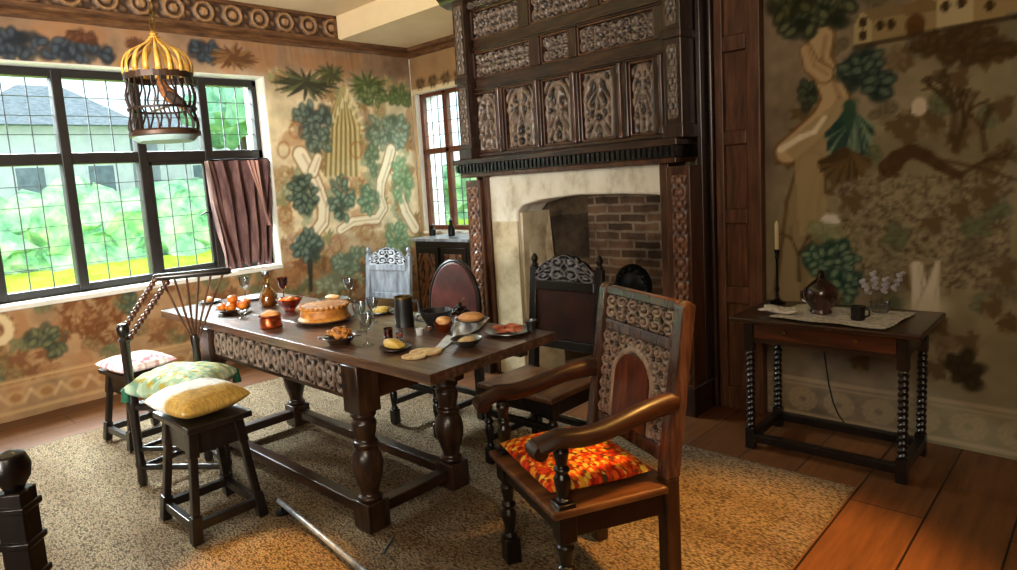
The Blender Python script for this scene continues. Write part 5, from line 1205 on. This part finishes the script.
# ================================================================ OUTSIDE
struct(MB().box((-60, -40, -.5), (-6.05, 60, -.4)).build('ground_outside', M['earth'])).name = 'ground'
o = MB().prism([(-8.4, -12, -.4), (-12.4, -12, .52), (-12.4, -12, -.4)], (0, 26, 0)).build('lawn_bank', M['lawn']); o['kind'] = 'structure'
def bank(name, p0, p1, hgt, thick, mat, label, seed):
    p0, p1 = Vector(p0), Vector(p1); n = (p1-p0); L = n.length; n.normalize(); s = Vector((-n.y, n.x, 0)); b = MB(); R = random.Random(seed); k = int(L/.5)
    t = thing(name, label, 'hedge', (p0+p1)/2); c = (p0+p1)/2
    for i in range(k+1):
        for z in np.arange(.5 if hgt < 2 else .3, hgt, .5):
            q = p0+n*(i*L/k)+s*R.uniform(-.2, .2)*thick-c; b.lump((q.x, q.y, z+R.uniform(-.1, .1)), .55, (1, 1, .9), R.randint(0, 999), .45, 2)
    b.build('foliage', mat, t, True)
    b = MB()
    for i in range(0, k, 4): q = p0+n*(i*L/k)-c; b.tube([(q.x, q.y, -.4), (q.x, q.y, hgt*.6)], .05, 6)
    b.build('stem', M['bark'], t, True)
bank('hedge', (-13.0, -5, -.1), (-13.0, 13, -.1), 1.75, 1, M['hedge'], 'bright green clipped hedge beyond the lawn outside the large window', 1)
o = MB().box((-17.5, -9, -.4), (-13.9, 16, 1.35)).build('lawn_terrace', M['lawn']); o['kind'] = 'structure'
bank('hedge', (-6.6, 9.2, -.4), (-1.5, 9.4, -.4), 3.2, 1, M['tree'], 'pale green shrubbery outside the small corner window', 2)
def house(label, X, yl, yr, yp, zb, ze, zp, dp=5):
    t = thing('house', label, 'house', (X, (yl+yr)/2, zb), 0, 'houses outside the window'); c = (yl+yr)/2
    MB().box((-dp, yl-c, 0), (0, yr-c, ze-zb)).build('wall', M['render'], t)
    b = MB(); A = [(.4, yl-c-.4, ze-zb), (.4, yr-c+.4, ze-zb), (-dp-.4, yr-c+.4, ze-zb), (-dp-.4, yl-c-.4, ze-zb)]; r1, r2 = (-dp/2, yp-c-.6, zp-zb), (-dp/2, yp-c+.6, zp-zb)
    vs = [b.bm.verts.new(v) for v in A]+[b.bm.verts.new(r1), b.bm.verts.new(r2)]
    for f in ((0, 1, 5, 4), (1, 2, 5), (2, 3, 4, 5), (3, 0, 4), (3, 2, 1, 0)): b.bm.faces.new([vs[i] for i in f])
    b.build('roof', M['roof'], t)
    n = int((yr-yl)/1.8)
    for k in range(n):
        y = yl-c+1+k*1.8; w_ = MB().box((0, y, (ze-zb)*.35), (.05, y+.8, (ze-zb)*.75)).build('window', M['render'], t); MB().box((.05, y+.06, (ze-zb)*.37), (.06, y+.74, (ze-zb)*.73)).build('pane', M['winpane'], w_)
HX = -21
h = lambda x, y: pX(x, y, HX)
house('white house with grey hipped roof seen through the left panes', HX, h(-40, 128).y, h(128, 128).y, h(62, 80).y, -.4, h(60, 126).z, h(62, 72).z)
house('white house with lower grey roof seen right of the birdcage', HX-1, h(168, 130).y, h(238, 130).y, h(192, 100).y, -.4, h(195, 128).z, h(192, 100).z, 4)
def tree(x, y, X, rad, label, seed):
    p = pX(x, y, X); t = thing('tree', label, 'tree', (p.x, p.y, -.4), 0, 'trees outside the window'); R = random.Random(seed); b = MB(); zc = p.z+.4
    for k in range(16): b.lump((R.gauss(0, .5)*rad, R.gauss(0, .5)*rad, zc+R.gauss(0, .5)*rad), rad*.55, (1, 1, .9), R.randint(0, 999), .5, 2)
    b.build('crown', M['tree'], t, True); MB().tube([(0, 0, 0), (0, 0, zc)], [.18, .12], 8).build('trunk', M['bark'], t, True)
tree(238, 105, -18, 1.0, 'pale green tree behind the curtain side of the window', 3); 
p = Vector((-5.3, 12, 0)); t = thing('tree', 'tall pale tree outside the small corner window', 'tree', (-8, 15, -.4), 0, 'trees outside the window'); b = MB(); R = random.Random(8)
for k in range(26): b.lump((R.gauss(0, 1.6), R.gauss(0, .6), 3.6+R.gauss(0, 1.1)), .9, (1, 1, .9), k, .5, 2)
b.build('crown', M['tree'], t, True); MB().tube([(0, 0, 0), (0, 0, 3.4)], [.25, .15], 8).build('trunk', M['bark'], t, True)

# ================================================================ LIGHT
wd = bpy.data.worlds.new('sky'); SC.world = wd; wd.use_nodes = True; nt = wd.node_tree; bg = nt.nodes['Background']
bg.inputs[0].default_value = (.80, .90, 1.0, 1); bg.inputs[1].default_value = 2.6
def area(name, loc, target, size, size_y, power, col):
    l = bpy.data.lights.new(name, 'AREA'); l.shape = 'RECTANGLE'; l.size = size; l.size_y = size_y; l.energy = power; l.color = col
    o = bpy.data.objects.new(name, l); COL.objects.link(o); o.location = loc
    o.rotation_euler = (Vector(target)-Vector(loc)).to_track_quat('-Z', 'Y').to_euler(); return o
def spot(name, loc, target, ang, power, col, blend=.4, rad=.05):
    l = bpy.data.lights.new(name, 'SPOT'); l.spot_size = math.radians(ang); l.spot_blend = blend; l.energy = power; l.color = col; l.shadow_soft_size = rad
    o = bpy.data.objects.new(name, l); COL.objects.link(o); o.location = loc; o.rotation_euler = (Vector(target)-Vector(loc)).to_track_quat('-Z', 'Y').to_euler(); return o
area('skylight_over_window', (-7.6, 1.6, 4.1), (-3.4, 1.7, .3), 4.2, 1.8, 5600, (.9, .95, 1))
area('skylight_small_window', (-4.9, 6.6, 3.6), (-4.6, 3.6, .6), 1.6, 1.2, 500, (.9, .96, 1))
area('room_fill', (.6, -1.6, 2.9), (-2.6, 3.0, .8), 1.6, 1.6, 95, (1, .84, .64))  # added fill lamp behind the camera, no known fixture there
wl_ = area('fill_from_behind', (-1.2, -1.9, 1.5), (-5.5, 2.9, 2.5), 1.2, 1.2, 85, (1, .95, .86)); wl_.data.spread = math.radians(75)  # added fill to brighten the window wall, no window modelled behind it
spot('warm_spot_right', (-.3, 2.35, 2.7), (-.95, 2.25, 0), 40, 520, (1, .5, .12), .6, .12)  # added spot that makes the warm patch on the right of the rug
spot('warm_spot_left', (-2.05, .35, 2.5), (-2.28, 1.0, 0), 19, 480, (1, .5, .1), .3, .06)  # added spot that makes the warm rug patch near the stool
SC.view_settings.view_transform = 'Standard'; SC.view_settings.look = 'None'; SC.view_settings.exposure = 0; SC.view_settings.gamma = 1
SC.cycles.use_denoising = True
SC.cycles.max_bounces = 8; SC.cycles.transparent_max_bounces = 16
